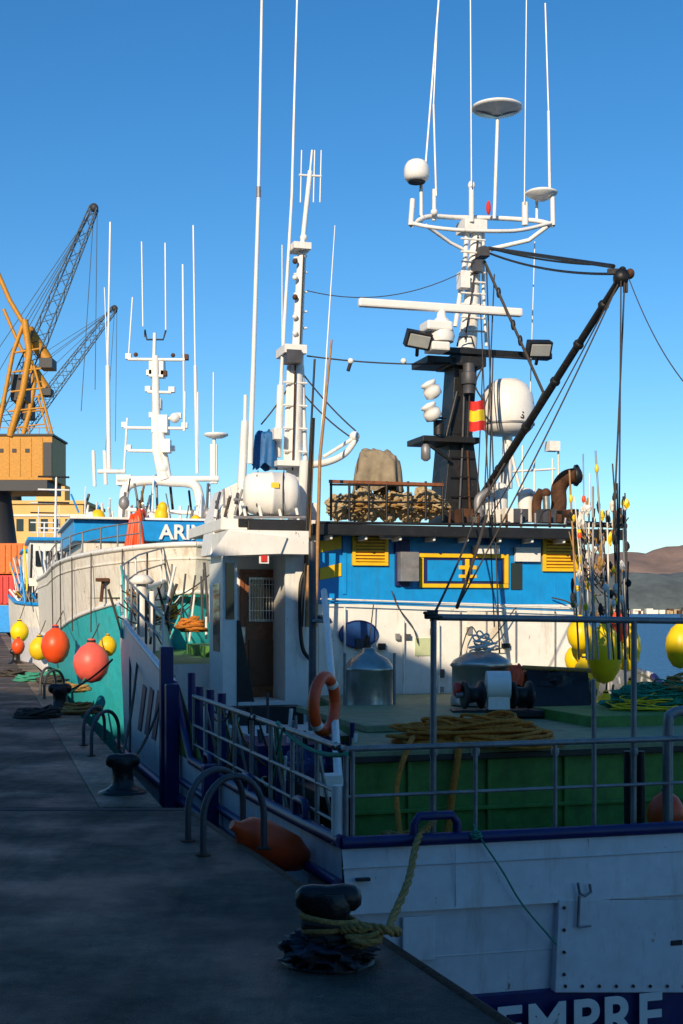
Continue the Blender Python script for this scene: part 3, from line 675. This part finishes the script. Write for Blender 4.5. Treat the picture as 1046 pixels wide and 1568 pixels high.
for k in range(40):
    a=rd.uniform(2.2,7.8); s_=rd.uniform(.15,1.2); z=rd.uniform(.1,.85)
    t.tube([F(a,s_,-.5),F(a+rd.uniform(-.2,.2),s_+rd.uniform(-.1,.1),z)],rd.uniform(.012,.04),rd.choice([NAVY,WHITE,GALV,BLACK,DGALV,NAVY]))
for k in range(16):
    a=rd.uniform(2.2,7); t.tube(sag(F(a,.1,.8),F(a+rd.uniform(.3,1.2),rd.uniform(.1,.9),rd.uniform(-.3,.8)),rd.uniform(.05,.3)),.012,rd.choice([ROPEB,ROPET,ROPEG]),5)
t.fbox(3.2,4.4,.7,1.5,-.5,.05,BLACK); t.fbox(5,6.2,.5,1.6,-.5,.35,NAVY); t.fbox(6.4,8.6,.8,2.2,-.5,.3,WHITE); t.fbox(8.2,8.6,.9,1.9,.3,.55,BLACK)
t.drape(F(4.5,.95,-.3),.35,.4,.6,NAVY,.8,2)
t.part('fender_posts',.015)
for a,zt in ((7.65,1.42),(7.2,.95),(4.6,.7)):
    t.fbox(a,a+.16,-.2,-.03,-1.3,zt if a>7 else .2,NAVY)
t.tube([F(7.0,.1,-.2),F(7.05,.1,1.1)],.05,NAVY)
for k in range(3): 
    t.tube([F(5.2+k*.7,.12,-.3),F(5.2+k*.7,.12,.95)],.05,NAVY)
t.part('fairleads')
def loop(c0,w,h,r,m,dirv):
    d=dirv; pts=[c0-d*w/2,c0-d*w/2+V((0,0,h*.7)),c0-d*w*.38+V((0,0,h)),c0+d*w*.38+V((0,0,h)),c0+d*w/2+V((0,0,h*.7)),c0+d*w/2]
    t.tube(pts,r,m,10)
loop(W(667,1288,-.02),.36,.2,.035,NAVY,(F(0,1,0)-F(0,0,0)))
for a in (1.2,3.3,5.4): loop(F(a,.0,zcap(a)+.03),.32,.17,.035,NAVY,(F(1,0,0)-F(0,0,0)))
t.part('lifebuoy')
c=S(497,1078,12.9)
R_=Euler((0,0,math.radians(68))).to_matrix()
ring=[c+R_@V((.27*math.cos(q_),0,.27*math.sin(q_))) for q_ in [2*math.pi*i/28 for i in range(29)]]
t.tube(ring,.058,ORG,10); 
for k in (3,17): t.tube(ring[k:k+2],.060,PLAST,10)
t.part('transom_plates',.006)
t.wbox(617,1404,666,1472,-.075,-.05,HULLW)
t.prism([W(856,1378,-.14),W(1100,1378,-.14),W(1100,1520,-.14),W(850,1520,-.14)],F(.1,0,0)-F(0,0,0),HULLW)
for k in range(8): t.lathe(W(866+k*26,1510,-.145),[(.013,-.01),(.013,.01)],RUST,8,Euler((math.pi/2,0,0)))
for k in range(4): t.lathe(W(864,1390+k*34,-.145),[(.013,-.01),(.013,.01)],RUST,8,Euler((math.pi/2,0,0)))
t.tube([W(885,1352,-.17),W(888,1368,-.17),W(896,1372,-.17),W(905,1366,-.17),W(903,1354,-.17)],.012,GALV); t.tube([W(887,1372,-.17),W(885,1420,-.17)],.012,GALV); t.tube([W(887,1420,-.17),W(905,1418,-.17)],.008,GALV)
t.wbox(546,1345,568,1350,-.09,-.05,BLACK); t.wbox(1028,1440,1046,1448,-.15,-.13,BLACK)
t.part('transom_mooring_line'); t.tube(bez([W(725,1262,.0),W(735,1282,-.1),W(770,1335,-.18),W(800,1385,-.18),W(852,1446,-.2)]),.008,ROPEG,5)
t.pile(W(728,1285,-.1),(.05,.05,.1),ROPEG,6,.008,seed=3)
text('EMPRE',W(758,1608,-.17),.47,PLAST,t.root,math.atan2(.287,.958),'stern_name',.004,1.12)
t.part('bow_rails')
for k in range(13):
    a=9+k*.85; sp=s_port(a)+.04; t.tube([F(a,sp,zcap(a)),F(a,sp,zcap(a)+.75)],.02,random.choice([GALV,WHITE,DGALV]))
for h in (.4,.75): t.tube([F(a,s_port(a)+.04,zcap(a)+h) for a in (9,11,13,15,17,19)],.018,GALV)
for k in range(7):
    a=12+k; t.tube([F(a,7.16-s_port(a),zcap(a)),F(a,7.16-s_port(a),zcap(a)+.75)],.02,WHITE)
t.part('forecastle_gear')
t.tube([W(218,975,13),W(217,890,13)],.09,WHITE,12); t.lathe(W(217,890,13),[(.18,-.05),(.22,0),(.12,.1),(0,.12)],WHITE,16)
t.tube([W(233,975,13),W(233,905,13)],.05,WHITE); t.pile(W(292,968,12.8),(.3,.3,.35),ROPEO,16,.025,seed=4); t.pile(W(265,948,14),(.25,.25,.35),YELP,6,.025,seed=7)
t.fbox(12.3,13.6,2.2,3.2,1.05,1.3,GREEN); t.fbox(14,16,1.6,2.8,1.05,1.25,GREEN)
for k in range(30):
    u=rd.uniform(185,325); v0=rd.uniform(950,990); t.tube([W(u,v0,13.5),W(u+rd.uniform(-25,25),v0-rd.uniform(30,100),13.5)],rd.uniform(.01,.028),rd.choice([GALV,ROPEB,TURQ,WHITE,DGALV]))
for k in range(16): t.tube(sag(W(rd.uniform(180,220),rd.uniform(900,950),13),W(rd.uniform(240,330),rd.uniform(870,960),14),.3),.012,rd.choice([ROPEB,ROPEB,ROPET,WHITE]),5)
t.tube(sag(F(13,.1,1.4),F(10,-.3,-.2),.1),.02,ROPEB); t.tube(sag(F(12,.1,1.2),V((-2.6,15.5,.2)),.2),.02,ROPEB)
t.done()

# ================================================================ FENDERS / BUOYS (top level)
def buoy(p,r,m,el=1.15,name='fender_buoy',rope=None):
    b=Bd(name,False)
    b.lathe(p,[(0,-r*el),(r*.5,-r*el*.88),(r*.85,-r*el*.5),(r,0),(r*.92,r*el*.42),(r*.62,r*el*.82),(r*.3,r*el*1.0),(r*.2,r*el*1.12),(r*.2,r*el*1.25),(0,r*el*1.27)],m,26)
    b.lathe(p+V((0,0,r*el*1.1)),[(r*.24,-r*.1),(r*.24,r*.1)],NAVY if m in (ORG,) else RUBBER,12)
    if rope: b.tube(sag(p+V((0,0,r*el*1.2)),rope,.02,6),.014,ROPEB,5)
    b.done()
for u,v,d,r,m,el in ((888,972,18.9,.19,YEL,1.2),(925,1003,18.0,.25,YEL,1.6),(896,1046,18.9,.21,YEL,1.6),(960,992,19.4,.21,YEL,1.7),(945,962,19.2,.17,ORG,1.3),(968,1075,18.4,.22,YEL,1.3),(998,1104,15.5,.18,YEL,1.4),(1042,990,17.5,.20,YEL,1.5),(936,1108,16.2,.18,GREEN,1.2),(1020,1250,11.4,.17,ORG,1.2),(928,1085,18.4,.17,YEL,1.2),(900,1005,19.2,.16,YEL,1.3),(880,1010,19.5,.15,YEL,1.3)):
    buoy(S(u,v,d),r,m,el,rope=S(u+3,v-60,d))
nt_=Bd('fishing_net',False)
NET=mat('green_netting',(.02,.36,.22),.9,var=.5,scale=40,bump=1,bscale=60)
nt_.lump(S(1010,1078,15.8),(.6,.4,.22),NET,.5,3,40,seed=3); nt_.pile(S(1010,1085,15.6),(.6,.35,.45),NET,60,.009,seed=2); nt_.pile(S(1040,1060,15.6),(.3,.3,.3),ROPET,10,.012,seed=4); nt_.pile(S(990,1088,15.4),(.5,.3,.3),YEL,14,.007,seed=14); nt_.done()

buoy(S(85,990,31.5),.35,ORG,1.2,rope=S(97,935,33.5)); buoy(S(140,1016,27.6),.385,PINK,1.08,rope=S(152,955,28.5)); buoy(S(60,994,38),.3,YELP,1.1,rope=S(70,950,38)); buoy(S(30,968,45),.32,YEL,1.1,rope=S(40,920,46)); buoy(S(165,990,28.4),.2,YELP,1.1); buoy(S(28,990,44),.22,ORG,1.2)
rf=Bd('fender_buoy',False); rf.lathe(V((-.58,10.75,-.02)),[(0,-.36),(.1,-.33),(.16,-.2),(.17,.1),(.13,.26),(.05,.34),(.04,.4)],ORG,22,Euler((0,math.radians(-62),.5))); rf.done()

# ================================================================ QUAY FURNITURE
BOL=mat('bollard_iron',(.015,.012,.011),.38,.2,var=.6,rust=.5,rustcol=(.07,.035,.02),bump=.3,bscale=20)
def bollard(p,k=1.0,bag=False,rz=0):
    b=Bd('mooring_bollard'); b.part('post')
    b.lathe(p,[(.21*k,.0),(.21*k,.03*k),(.16*k,.05*k),(.115*k,.09*k),(.105*k,.22*k),(.12*k,.27*k)],BOL,26)
    b.part('head')
    c=p+V((0,0,.335*k))
    prof=[(0,-.178),(.05,-.172),(.085,-.14),(.095,-.09),(.088,0),(.095,.09),(.085,.14),(.05,.172),(0,.178)]
    b.lathe(c,[(r*k*.8,z*k) for r,z in prof],BOL,24,Euler((0,math.pi/2,rz)))
    b.part('neck'); b.lathe(p+V((0,0,.25*k)),[(.11*k,0),(.13*k,.06*k),(.1*k,.12*k)],BOL,22)
    if bag:
        b.part('rope_turns')
        BG=mat('tarred_wrap',(.02,.02,.035),.55,var=.5,bump=.3)
        b.lump(p+V((0,0,.06)),(.23,.23,.11),BG,.55,3.2,52,seed=8,flat=-.055,smooth=True)
        for i in range(3):
            zz=.12+.04*i; b.tube([p+V(((.13+.01*math.sin(q_*2))*math.cos(q_),.13*math.sin(q_),zz+.01*math.sin(q_*3+i))) for q_ in [2*math.pi*j/24 for j in range(25)]],.02,ROPEB,7)
    for i in range(4):
        q_=i*math.pi/2+.7; b.part('base'); b.lathe(p+V((.175*k*math.cos(q_),.175*k*math.sin(q_),.03*k)),[(.018,0),(.018,.02)],RUST,6)
    b.part('base'); b.lathe(p,[(.25*k,.0),(.25*k,.015),(.2*k,.03)],BOL,24)
    b.done()
bp1=G(503,1472); bollard(bp1,1.02,True,.1)
bollard(G(188,1214),1.0,False,.2); bollard(G(92,1088),1.25,False,.2); bollard(G(25,1016),1.3,False,.2)
def hoop(p,q_,h,r=.027):
    b=Bd('ladder_handrail',False); p=V(p);q_=V(q_); n=14; pts=[p]
    for i in range(n+1):
        a=math.pi*i/n; m=(p+q_)/2; pts.append(m-(q_-p)/2*math.cos(a)+V((0,0,h*.45+h*.55*math.sin(a))))
    pts.append(q_); b.tube(pts,r,DGALV,10)
    b.lathe(p,[(.06,0),(.06,.012)],RUST,12); b.lathe(q_,[(.06,0),(.06,.012)],RUST,12); b.done()
hoop(G(311,1310),G(404,1300),.60); hoop(G(288,1288),G(372,1272),.56)
hoop(G(140,1158),G(182,1146),.55,.025); hoop(G(128,1142),G(160,1132),.5,.025)
hoop(G(68,1070),G(98,1066),.6,.03); hoop(G(62,1064),G(85,1061),.6,.03)
r=Bd('mooring_rope',False)
a0=bp1+V((.12,-.05,.22))
def twist(pts,R,m):
    for k in range(3):
        out=[]
        for i,p in enumerate(pts):
            t_=(pts[min(i+1,len(pts)-1)]-pts[max(0,i-1)]).normalized(); u_=t_.orthogonal(); u_.normalize(); w_=t_.cross(u_); q_=i*.9+k*2.094
            out.append(p+(u_*math.cos(q_)+w_*math.sin(q_))*R*.55)
        r.tube(out,R*.55,m,6)
path=bez([a0+V((-.05,-.08,-.02)),a0+V((.08,-.1,0)),a0+V((.25,.05,-.06)),S(598,1416,8.3),S(625,1350,9.2),W(640,1285,-.1),W(660,1262,.1),W(668,1250,.6)],12)
twist(path,.028,ROPET)
for i in range(4): r.tube([bp1+V(((.14+.015*math.sin(3*q_+i))*math.cos(q_),.14*math.sin(q_),.15+.03*i+.02*math.cos(q_+i))) for q_ in [2*math.pi*j/26 for j in range(27)]],.018,ROPET if i%2 else ROPEB,7)
r.pile(a0+V((.06,-.1,-.1)),(.1,.08,.16),ROPET,9,.016,seed=3)
r.done()
for i,(u,v,m) in enumerate(((80,1047,ROPEB),(120,1093,ROPET),(45,1043,ROPEG),(110,1060,ROPET),(60,1098,ROPEB),(85,1035,ROPEG),(20,1035,ROPEB))):
    b=Bd('rope_heap',False); b.pile(G(u,v),(.45,.4,.3),m,16,.022,seed=20+i); b.done()
b=Bd('mooring_rope',False)
b.tube(sag(G(92,1080)+V((0,0,.2)),S(165,975,28.5),.3),.025,ROPEG,6); b.tube(sag(G(25,1010)+V((0,0,.25)),S(60,950,50),.3),.03,ROPET,6); b.tube(sag(G(92,1080)+V((0,0,.25)),S(172,1010,24),.1),.02,ROPEB,6)
b.tube(sag(G(188,1205)+V((0,0,.2)),F(9,0,.6),.15),.018,ROPEB,6); b.done()

# ================================================================ TRAWLER 2 (bow towards us)
def trawler2():
    t=Bd('fishing_trawler')
    t.part('hull')
    hx,hy=-.262,.965
    O=V((-3.1,27.9,0))
    def f(a,s,z): return V((O.x+a*hx+s*hy,O.y+a*hy-s*hx,z))
    def hb(a,k):
        e=min(1,max(0,a)/9.); return k*(1-(1-e)**2.4)**.62
    def ztop(a): return 3.32-.028*min(a,12)
    def zband(a): return 2.30-.12*min(a,10)
    st=[0,.08,.25,.55,1,1.6,2.3,3.2,4.2,5.5,7,9,12,16,20]
    def sec(a,side):
        P=[]; zt=ztop(a); zb_=zband(a)
        for z,k,sh in ((zt,2.6,0),(zt-.35,2.58,.08),(zb_,2.5,.3),(zb_*.35,2.3,.75),(-.6,2.1,1.2),(-2.4,1.6,1.9)):
            P.append(f(a+sh*max(0,(8-a)/8),side*hb(a,k),z))
        return P
    for side in (-1,1):
        rows=[sec(a,side) for a in st]
        t.loft([r_[:3] for r_ in rows],WHITE2); t.loft([r_[2:] for r_ in rows],TURQ)
        t.tube([r_[0] for r_ in rows],.06,WHITE); t.tube([r_[2] for r_ in rows],.05,WHITE)
        t.tube([r_[1]+V((0,0,.05)) for r_ in rows],.03,WHITE2)
    t.part('deck'); dk=[f(a,-hb(a,2.5),2.2) for a in st]+[f(a,hb(a,2.5),2.2) for a in st[::-1]]
    t.add(dk,[tuple(range(len(dk)))],GREEN)
    t.part('superstructure',.02)
    def bx(a0,a1,s0,s1,z0,z1,m): t.hexa([f(a0,s0,z0),f(a0,s1,z0),f(a1,s1,z0),f(a1,s0,z0),f(a0,s0,z1),f(a0,s1,z1),f(a1,s1,z1),f(a1,s0,z1)],m)
    bx(6,12,-2.0,2.4,2.2,3.65,WHITE2); bx(5.9,12.1,-2.2,2.6,3.66,4.2,BLUE); bx(5.7,12.2,-2.3,2.7,4.21,4.27,WHITE)
    for k in range(4): bx(5.97,6,-1.6+k*1.05,-1.2+k*1.05,2.9,3.4,GLASS)
    text('ARIN',f(5.4,-.1,3.72),.52,PLAST,t.root,.26,'name_board',.012)
    bx(5.45,5.9,-.6,1.9,3.66,4.16,BLUE)
    t.part('gallows')
    D=35.5
    def q(u,v,d=D): return S(u,v,d)
    for dd in (0,1.0):
        t.tube(bez([q(188,812,D+dd),q(189,770,D+dd),q(196,744,D+dd),q(225,736,D+dd),q(260,738,D+dd),q(296,742,D+dd),q(306,765,D+dd),q(310,812,D+dd)]),.13,WHITE,10)
    t.tube([q(180,733),q(335,733)],.08,WHITE); t.tube([q(189,780),q(306,786)],.06,WHITE)
    t.sbox(178,727,200,742,D,.8,WHITE); t.sbox(322,680,332,740,D,.2,WHITE)
    for k in range(5): t.tube([q(198+k*26,812),q(198+k*26,775)],.04,WHITE)
    t.tube([q(150,722),q(192,722)],.06,WHITE)
    t.part('signal_mast')
    t.tube([q(252,735),q(240,690),q(238,545)],.17,WHITE,12,r2=.09); t.tube([q(236,545),q(237,510)],.05,WHITE)
    t.tube([q(258,735),q(244,650)],.1,WHITE)
    for v,u0,u1 in ((550,196,283),(600,226,262),(655,190,282),(640,232,272),(575,228,250),(690,196,262)): t.tube([q(u0,v),q(u1,v+1)],.045,WHITE); t.sbox(u0-4,v-9,u0+4,v-1,D,.2,WHITE); t.sbox(u1-4,v-8,u1+5,v,D,.2,RUST if v<600 else WHITE)
    t.sbox(228,550,250,575,D,.5,WHITE); t.sbox(232,635,256,662,D-.1,.6,WHITE); t.sbox(247,672,260,692,D-.3,.4,WHITE); t.sbox(236,610,246,625,D,.4,WHITE)
    t.tube([q(222,516),q(222,505),q(225,520),q(250,520),q(254,506)],.025,BLACK)
    t.ell(q(249,718),.18,WHITE); t.ell(q(268,640),.14,WHITE); t.ell(q(208,543),.06,RUST); t.ell(q(265,544),.06,RUST)
    for (u,v0,u1,v1,r) in ((167,720,165,560,.06),(165,560,169,340,.028),(219,500,217,370,.02),(254,505,253,372,.022),(282,650,280,405,.028),(302,725,299,560,.045),(299,560,296,345,.024),(197,545,203,455,.02),(145,745,143,690,.05),(170,720,160,440,.014),(190,720,195,640,.03),(326,740,327,570,.02),(303,600,303,720,.02),(160,690,162,742,.05),(283,600,282,660,.04)): t.tube([q(u,v0),q(u1,v1)],r,PLAST,7)
    t.lathe(q(331,667),[(0,-.08),(.2,-.06),(.33,.0),(.33,.05),(0,.08)],PLAST,20); t.tube([q(328,735),q(328,668)],.05,WHITE)
    t.part('stowage')
    t.drape(q(209,840,33.2),.26,.3,.95,ORG,.6,4,fold=1.6); t.drape(q(217,800,33.6),.14,.2,.32,RED,.5,6)
    for u,v,r,m in ((247,790,.18,YELP),(249,778,.13,YELP),(300,800,.15,YELP),(232,795,.14,WHITE),(150,795,.2,YELP),(140,800,.22,WHITE),(190,770,.14,GALV),(318,788,.14,GALV)): t.ell(q(u,v,34),(r,r,r*1.3),m)
    rd=random.Random(14)
    for k in range(70):
        u=rd.uniform(118,345); v=rd.uniform(780,842); t.tube([q(u,v,34+rd.random()*3),q(u+rd.uniform(-12,12),v-rd.uniform(15,60),34+rd.random()*3)],rd.uniform(.015,.04),rd.choice([WHITE,GALV,DGALV,WHITE,BLUE,ROPET,ROPEB]),6)
    for k in range(26): t.sbox(u:=rd.uniform(120,330),v:=rd.uniform(785,830),u+rd.uniform(5,16),v+rd.uniform(5,16),34.5+rd.random()*2,.4,rd.choice([WHITE,GALV,BLUE,WHITE2,DGALV]))
    t.part('rail_on_bulwark')
    for side in (-1,1):
        for h in (.3,.55): t.tube([f(a,side*hb(a,2.58),ztop(a)+h) for a in st[4:13]],.018,GALV,6)
        for a in (1,1.8,2.6,3.8,5,6.2,7.4,8.8,10.2,11.6): t.tube([f(a,side*hb(a,2.58),ztop(a)),f(a,side*hb(a,2.58),ztop(a)+.55)],.02,GALV,6)
    t.part('hull_fittings')
    for a in (1.5,3,4.5,6,8): t.tube([f(a,-hb(a,2.6)-.05,ztop(a)),f(a+.1,-hb(a,2.5)-.12,1.4)],.016,ROPEB,5)
    t.part('anchor',.01)
    c=f(2.4,-hb(2.4,2.55)-.05,2.6); t.box(c,(.3,.3,.08),RUST); t.tube([c,c+V((-.05,0,-.5))],.04,RUST)
    t.done()
trawler2()

# ================================================================ further boats
def smallboat(x0,y0,L,Bm,hz,col,masts,seed):
    rd=random.Random(seed); t=Bd('fishing_boat'); hx,hy=-.26,.966
    def f(a,s,z): return V((x0+a*hx+s*hy,y0+a*hy-s*hx,z))
    t.part('hull'); st=[0,.2,.8,2,4,7,10,L]
    for side in (-1,1):
        rows=[]
        for a in st:
            h=Bm*math.sqrt(max(0.0,1-(1-min(1,a/5))**2)); h=max(h,.05)
            rows.append([f(a,side*h,hz+.03*a),f(a+.1,side*h*.98,hz-.8),f(a+.4,side*h*.9,.3),f(a+1,side*h*.7,-2.4)])
        t.loft([r_[:2] for r_ in rows],WHITE2); t.loft([r_[1:] for r_ in rows],col); t.tube([r_[0] for r_ in rows],.07,BLUE)
    t.part('wheelhouse',.03)
    c=f(6.5,0,hz+1.2); t.box(c,(Bm*1.2,4,2.6),WHITE,Euler((0,0,.26))); t.box(c+V((0,0,1.35)),(Bm*1.35,4.4,.14),BLUE,Euler((0,0,.26)))
    for k in range(4): t.box(f(4.45,(k-1.5)*Bm*.26,hz+1.8),(Bm*.17,.06,.6),GLASS,Euler((0,0,.26)))
    t.part('rigging')
    for (a,s,h,r) in masts: t.tube([f(a,s,hz),f(a,s+.1,hz+h)],r,WHITE,8,r2=r*.5)
    for k in range(5): z=hz+3+k*.5; t.tube([f(5,-.6,z),f(5,.6,z)],.04,rd.choice([WHITE,BLACK]),5)
    for k in range(80):
        a,s=rd.uniform(.5,7),rd.uniform(-Bm,Bm)*.8; t.tube([f(a,s,hz),f(a+rd.uniform(-.5,.5),s+rd.uniform(-.6,.6),hz+rd.uniform(.4,2.4))],rd.uniform(.02,.05),rd.choice([WHITE,BLUE,GALV,WHITE,YELP,WHITE,RUST,BLACK]),6)
    for k in range(30):
        c=f(rd.uniform(.5,4),rd.uniform(-Bm,Bm)*.7,hz+rd.uniform(0,1)); t.box(c,(rd.uniform(.15,.5),.4,rd.uniform(.15,.5)),rd.choice([WHITE,BLUE,WHITE2,GALV,ORG,RUST,BLACK]),Euler((0,0,rd.random())))
    t.done()
smallboat(-9.9,46,12,1.5,2.1,HULLW,[(5,0,5,.08),(1.5,.8,3,.05),(7,-.6,4,.04)],1)
smallboat(-14.0,62,12,1.6,2.4,HULLW,[(5,0,4,.08),(6,.8,5,.04)],2)

# ================================================================ CRANES
def lattice(t,p,q_,w0,w1,n,m,r=.09):
    p=V(p);q_=V(q_); d=(q_-p).normalized(); u_=d.cross(V((0,1,0))).normalized(); w_=d.cross(u_).normalized()
    def c(i,k): 
        f_=i/n; w=w0+(w1-w0)*f_; sx,sy=((1,1),(1,-1),(-1,-1),(-1,1))[k]; return p.lerp(q_,f_)+u_*sx*w/2+w_*sy*w/2
    for k in range(4):
        t.tube([c(0,k),c(n,k)],r,m,5)
        for i in range(n): 
            if i%2: t.tube([c(i,k),c(i+1,(k+1)%4)],r*.5,m,4)
            else: t.tube([c(i,(k+1)%4),c(i+1,k)],r*.5,m,4)
def crane(D,du,dv,ks,tipuv):
    t=Bd('harbour_crane')
    q=lambda u,v,o=0: S(du+u*ks,dv+v*ks,D+o)
    t.part('machinery_house',.1)
    a=q(-40,668); b=q(80,735)
    t.box(((a.x+b.x)/2,D+3,(a.z+b.z)/2),(b.x-a.x,6,a.z-b.z),CRY); t.box(((a.x+b.x)/2+.3,D+3,b.z-.5),(b.x-a.x-1.5,6,1.0),CRD)
    t.box(((a.x+b.x)/2,D+3,a.z+.12),(b.x-a.x+.3,6.3,.2),CRD)
    for k in range(6): c=q(-20+k*17,700); t.box((c.x,D-.02,c.z),(.08,.06,3.6),CRY)
    for k in range(3): c=q(2+k*20,690); t.box((c.x,D-.03,c.z),(.4,.08,.35),CRD)
    c=q(73,704); t.box((c.x,D-.03,c.z),(.8,.1,3.2),CRD)
    for k in range(7): t.tube([q(-20+k*16,668),q(-20+k*16,655)],.05,CRY,5)
    t.tube([q(-20,655),q(82,655)],.05,CRY,5)
    t.part('slewing_tower'); a=q(0,738)
    t.lathe(V((a.x-1,D+3,0)),[(3.2,3),(2.2,5),(1.2,a.z-.6),(1.4,a.z-.5)],CRD,16)
    for sx in (-4,2.5):
        for sy in (0,6.5): t.tube([(a.x-1+sx,D+sy,0.0),(a.x-1+sx*.6,D+1+sy*.7,5.2)],.45,CRY,8)
    t.part('a_frame')
    for o in (0,4): t.tube([q(15,668,o),q(35,600,o),q(45,540,o),q(38,490,o)],.32,CRY,8); t.tube([q(80,665,o),q(52,560,o)],.13,CRY,6); t.tube([q(-5,668,o),q(20,540,o),q(38,490,o)],.2,CRY,6)
    t.tube([q(-20,380,2),q(15,460,2),q(42,505,2)],.22,CRY,8); t.tube([q(42,505,2),q(72,552,2)],.6,CRY,8)
    for v in (540,570,600,630): t.tube([q(10+(660-v)*.1,v),q(60+(v-540)*.1,v-6)],.1,CRY,5)
    a=q(66,552); t.box((a.x,D+2,a.z),(1.2,2,.9),CRD); a=q(24,590); t.box((a.x,D+2,a.z),(1.4,2,2.4),CRD)
    t.part('jib'); lattice(t,q(5,655,2),q(*tipuv,2),1.7,.7,22,CRB,.07); t.lathe(q(*tipuv,2),[(.0,-.2),(.4,-.15),(.4,.15),(0,.2)],CRD,12,Euler((math.pi/2,0,0)))
    t.part('cables')
    tp=q(*tipuv,2)
    for e_ in ((38,490),(42,505),(-20,600),(-20,560)): t.tube([q(*e_,2),tp],.035,CRB,4)
    t.tube([tp+V((.3,0,0)),tp+V((.1,0,-17))],.035,CRB,4); t.tube([tp,tp+V((-1.2,0,-19))],.035,CRB,4)
    t.done()
crane(120,0,0,1.0,(144,318))
crane(165,20,200,.72,(216,378))

# ================================================================ LEFT BUILDINGS
OCH=mat('ochre_render',(.72,.47,.17),.9,var=.12,scale=.4)
b=Bd('port_building'); b.part('walls',.05)
a=S(-60,772,150); c=S(128,772,150)
b.box(((a.x+c.x)/2,156,a.z/2),(c.x-a.x,12,a.z),OCH); b.part('cornice',.03); b.box(((a.x+c.x)/2,156,a.z+.2),(c.x-a.x+.6,12.6,.4),OCH)
b.box(((a.x+c.x)/2,156,a.z-1.3),(c.x-a.x+.3,12.3,.25),WHITE2)
b.part('tower',.05); e=S(70,765,152); b.box((e.x,156,e.z+.6),(3.4,3,2.8),OCH); b.box((e.x,156,e.z+2.3),(1.6,1.6,1),OCH)
b.part('windows')
for r_ in range(3):
    for k in range(10):
        b.box((a.x+1.2+k*1.4,149.98,a.z-2.4-r_*3.2),(.8,.1,1.4),GLASS)
b.done()
ORC=mat('container_orange',(.75,.17,.02),.6,var=.2,rust=.4)
b=Bd('shipping_container'); b.part('body',.05)
cx_=S(-5,850,110).x
b.box((cx_,113,6.3),(6.4,5,2.6),ORC); b.box((cx_-.6,113,3.65),(5.6,5,2.5),RED); b.box((cx_,113,1.2),(6.4,5,2.3),BLUE)
for k in range(13): b.box((cx_-3.0+k*.5,110.45,6.3),(.22,.1,2.4),ORC)
for k in range(11): b.box((cx_-3.2+k*.5,110.45,3.65),(.22,.1,2.3),RED)
b.done()
b=Bd('quay_wall'); b.part('wall'); b.prism([(-80,96,0),(fe(96)-1,96,0),(fe(96)-1,97,0),(-80,97,0)],(0,0,1.8),OCH); b.done()

# ================================================================ LIGHT
sd=V((-.3,-.954,.445)).normalized()
sun=bpy.data.lights.new('sun','SUN'); sun.energy=5.0; sun.angle=math.radians(.5); sun.color=(1,.83,.60)
so=bpy.data.objects.new('sun',sun); scene.collection.objects.link(so); so.rotation_euler=sd.to_track_quat('Z','Y').to_euler()
wd=bpy.data.worlds.new('World'); scene.world=wd; wd.use_nodes=True; nt=wd.node_tree
sk=nt.nodes.new('ShaderNodeTexSky'); sk.sky_type='NISHITA'; sk.sun_disc=False; sk.sun_elevation=math.asin(sd.z); sk.sun_rotation=math.atan2(sd.x,sd.y); sk.air_density=1.0; sk.dust_density=.2; sk.ozone_density=1.5
mu=nt.nodes.new('ShaderNodeMixRGB'); mu.blend_type='MULTIPLY'; mu.inputs[0].default_value=1; mu.inputs[2].default_value=(.90,1.15,1.38,1); nt.links.new(sk.outputs[0],mu.inputs[1])
hs=nt.nodes.new('ShaderNodeHueSaturation'); hs.inputs['Saturation'].default_value=1.2; nt.links.new(mu.outputs[0],hs.inputs['Color'])
nt.links.new(hs.outputs[0],nt.nodes['Background'].inputs[0]); nt.nodes['Background'].inputs[1].default_value=.102
cam=bpy.data.cameras.new('camera'); co=bpy.data.objects.new('camera',cam); scene.collection.objects.link(co)
co.location=(0,0,EYE); co.rotation_euler=(math.pi/2,0,0); cam.sensor_fit='VERTICAL'; cam.sensor_height=36; cam.sensor_width=24; cam.lens=FL/1568*36; cam.shift_y=(V0-784)/1568; cam.clip_end=12000; cam.clip_start=.1
scene.camera=co
scene.view_settings.view_transform='Standard'; scene.view_settings.look='None'; scene.view_settings.exposure=0
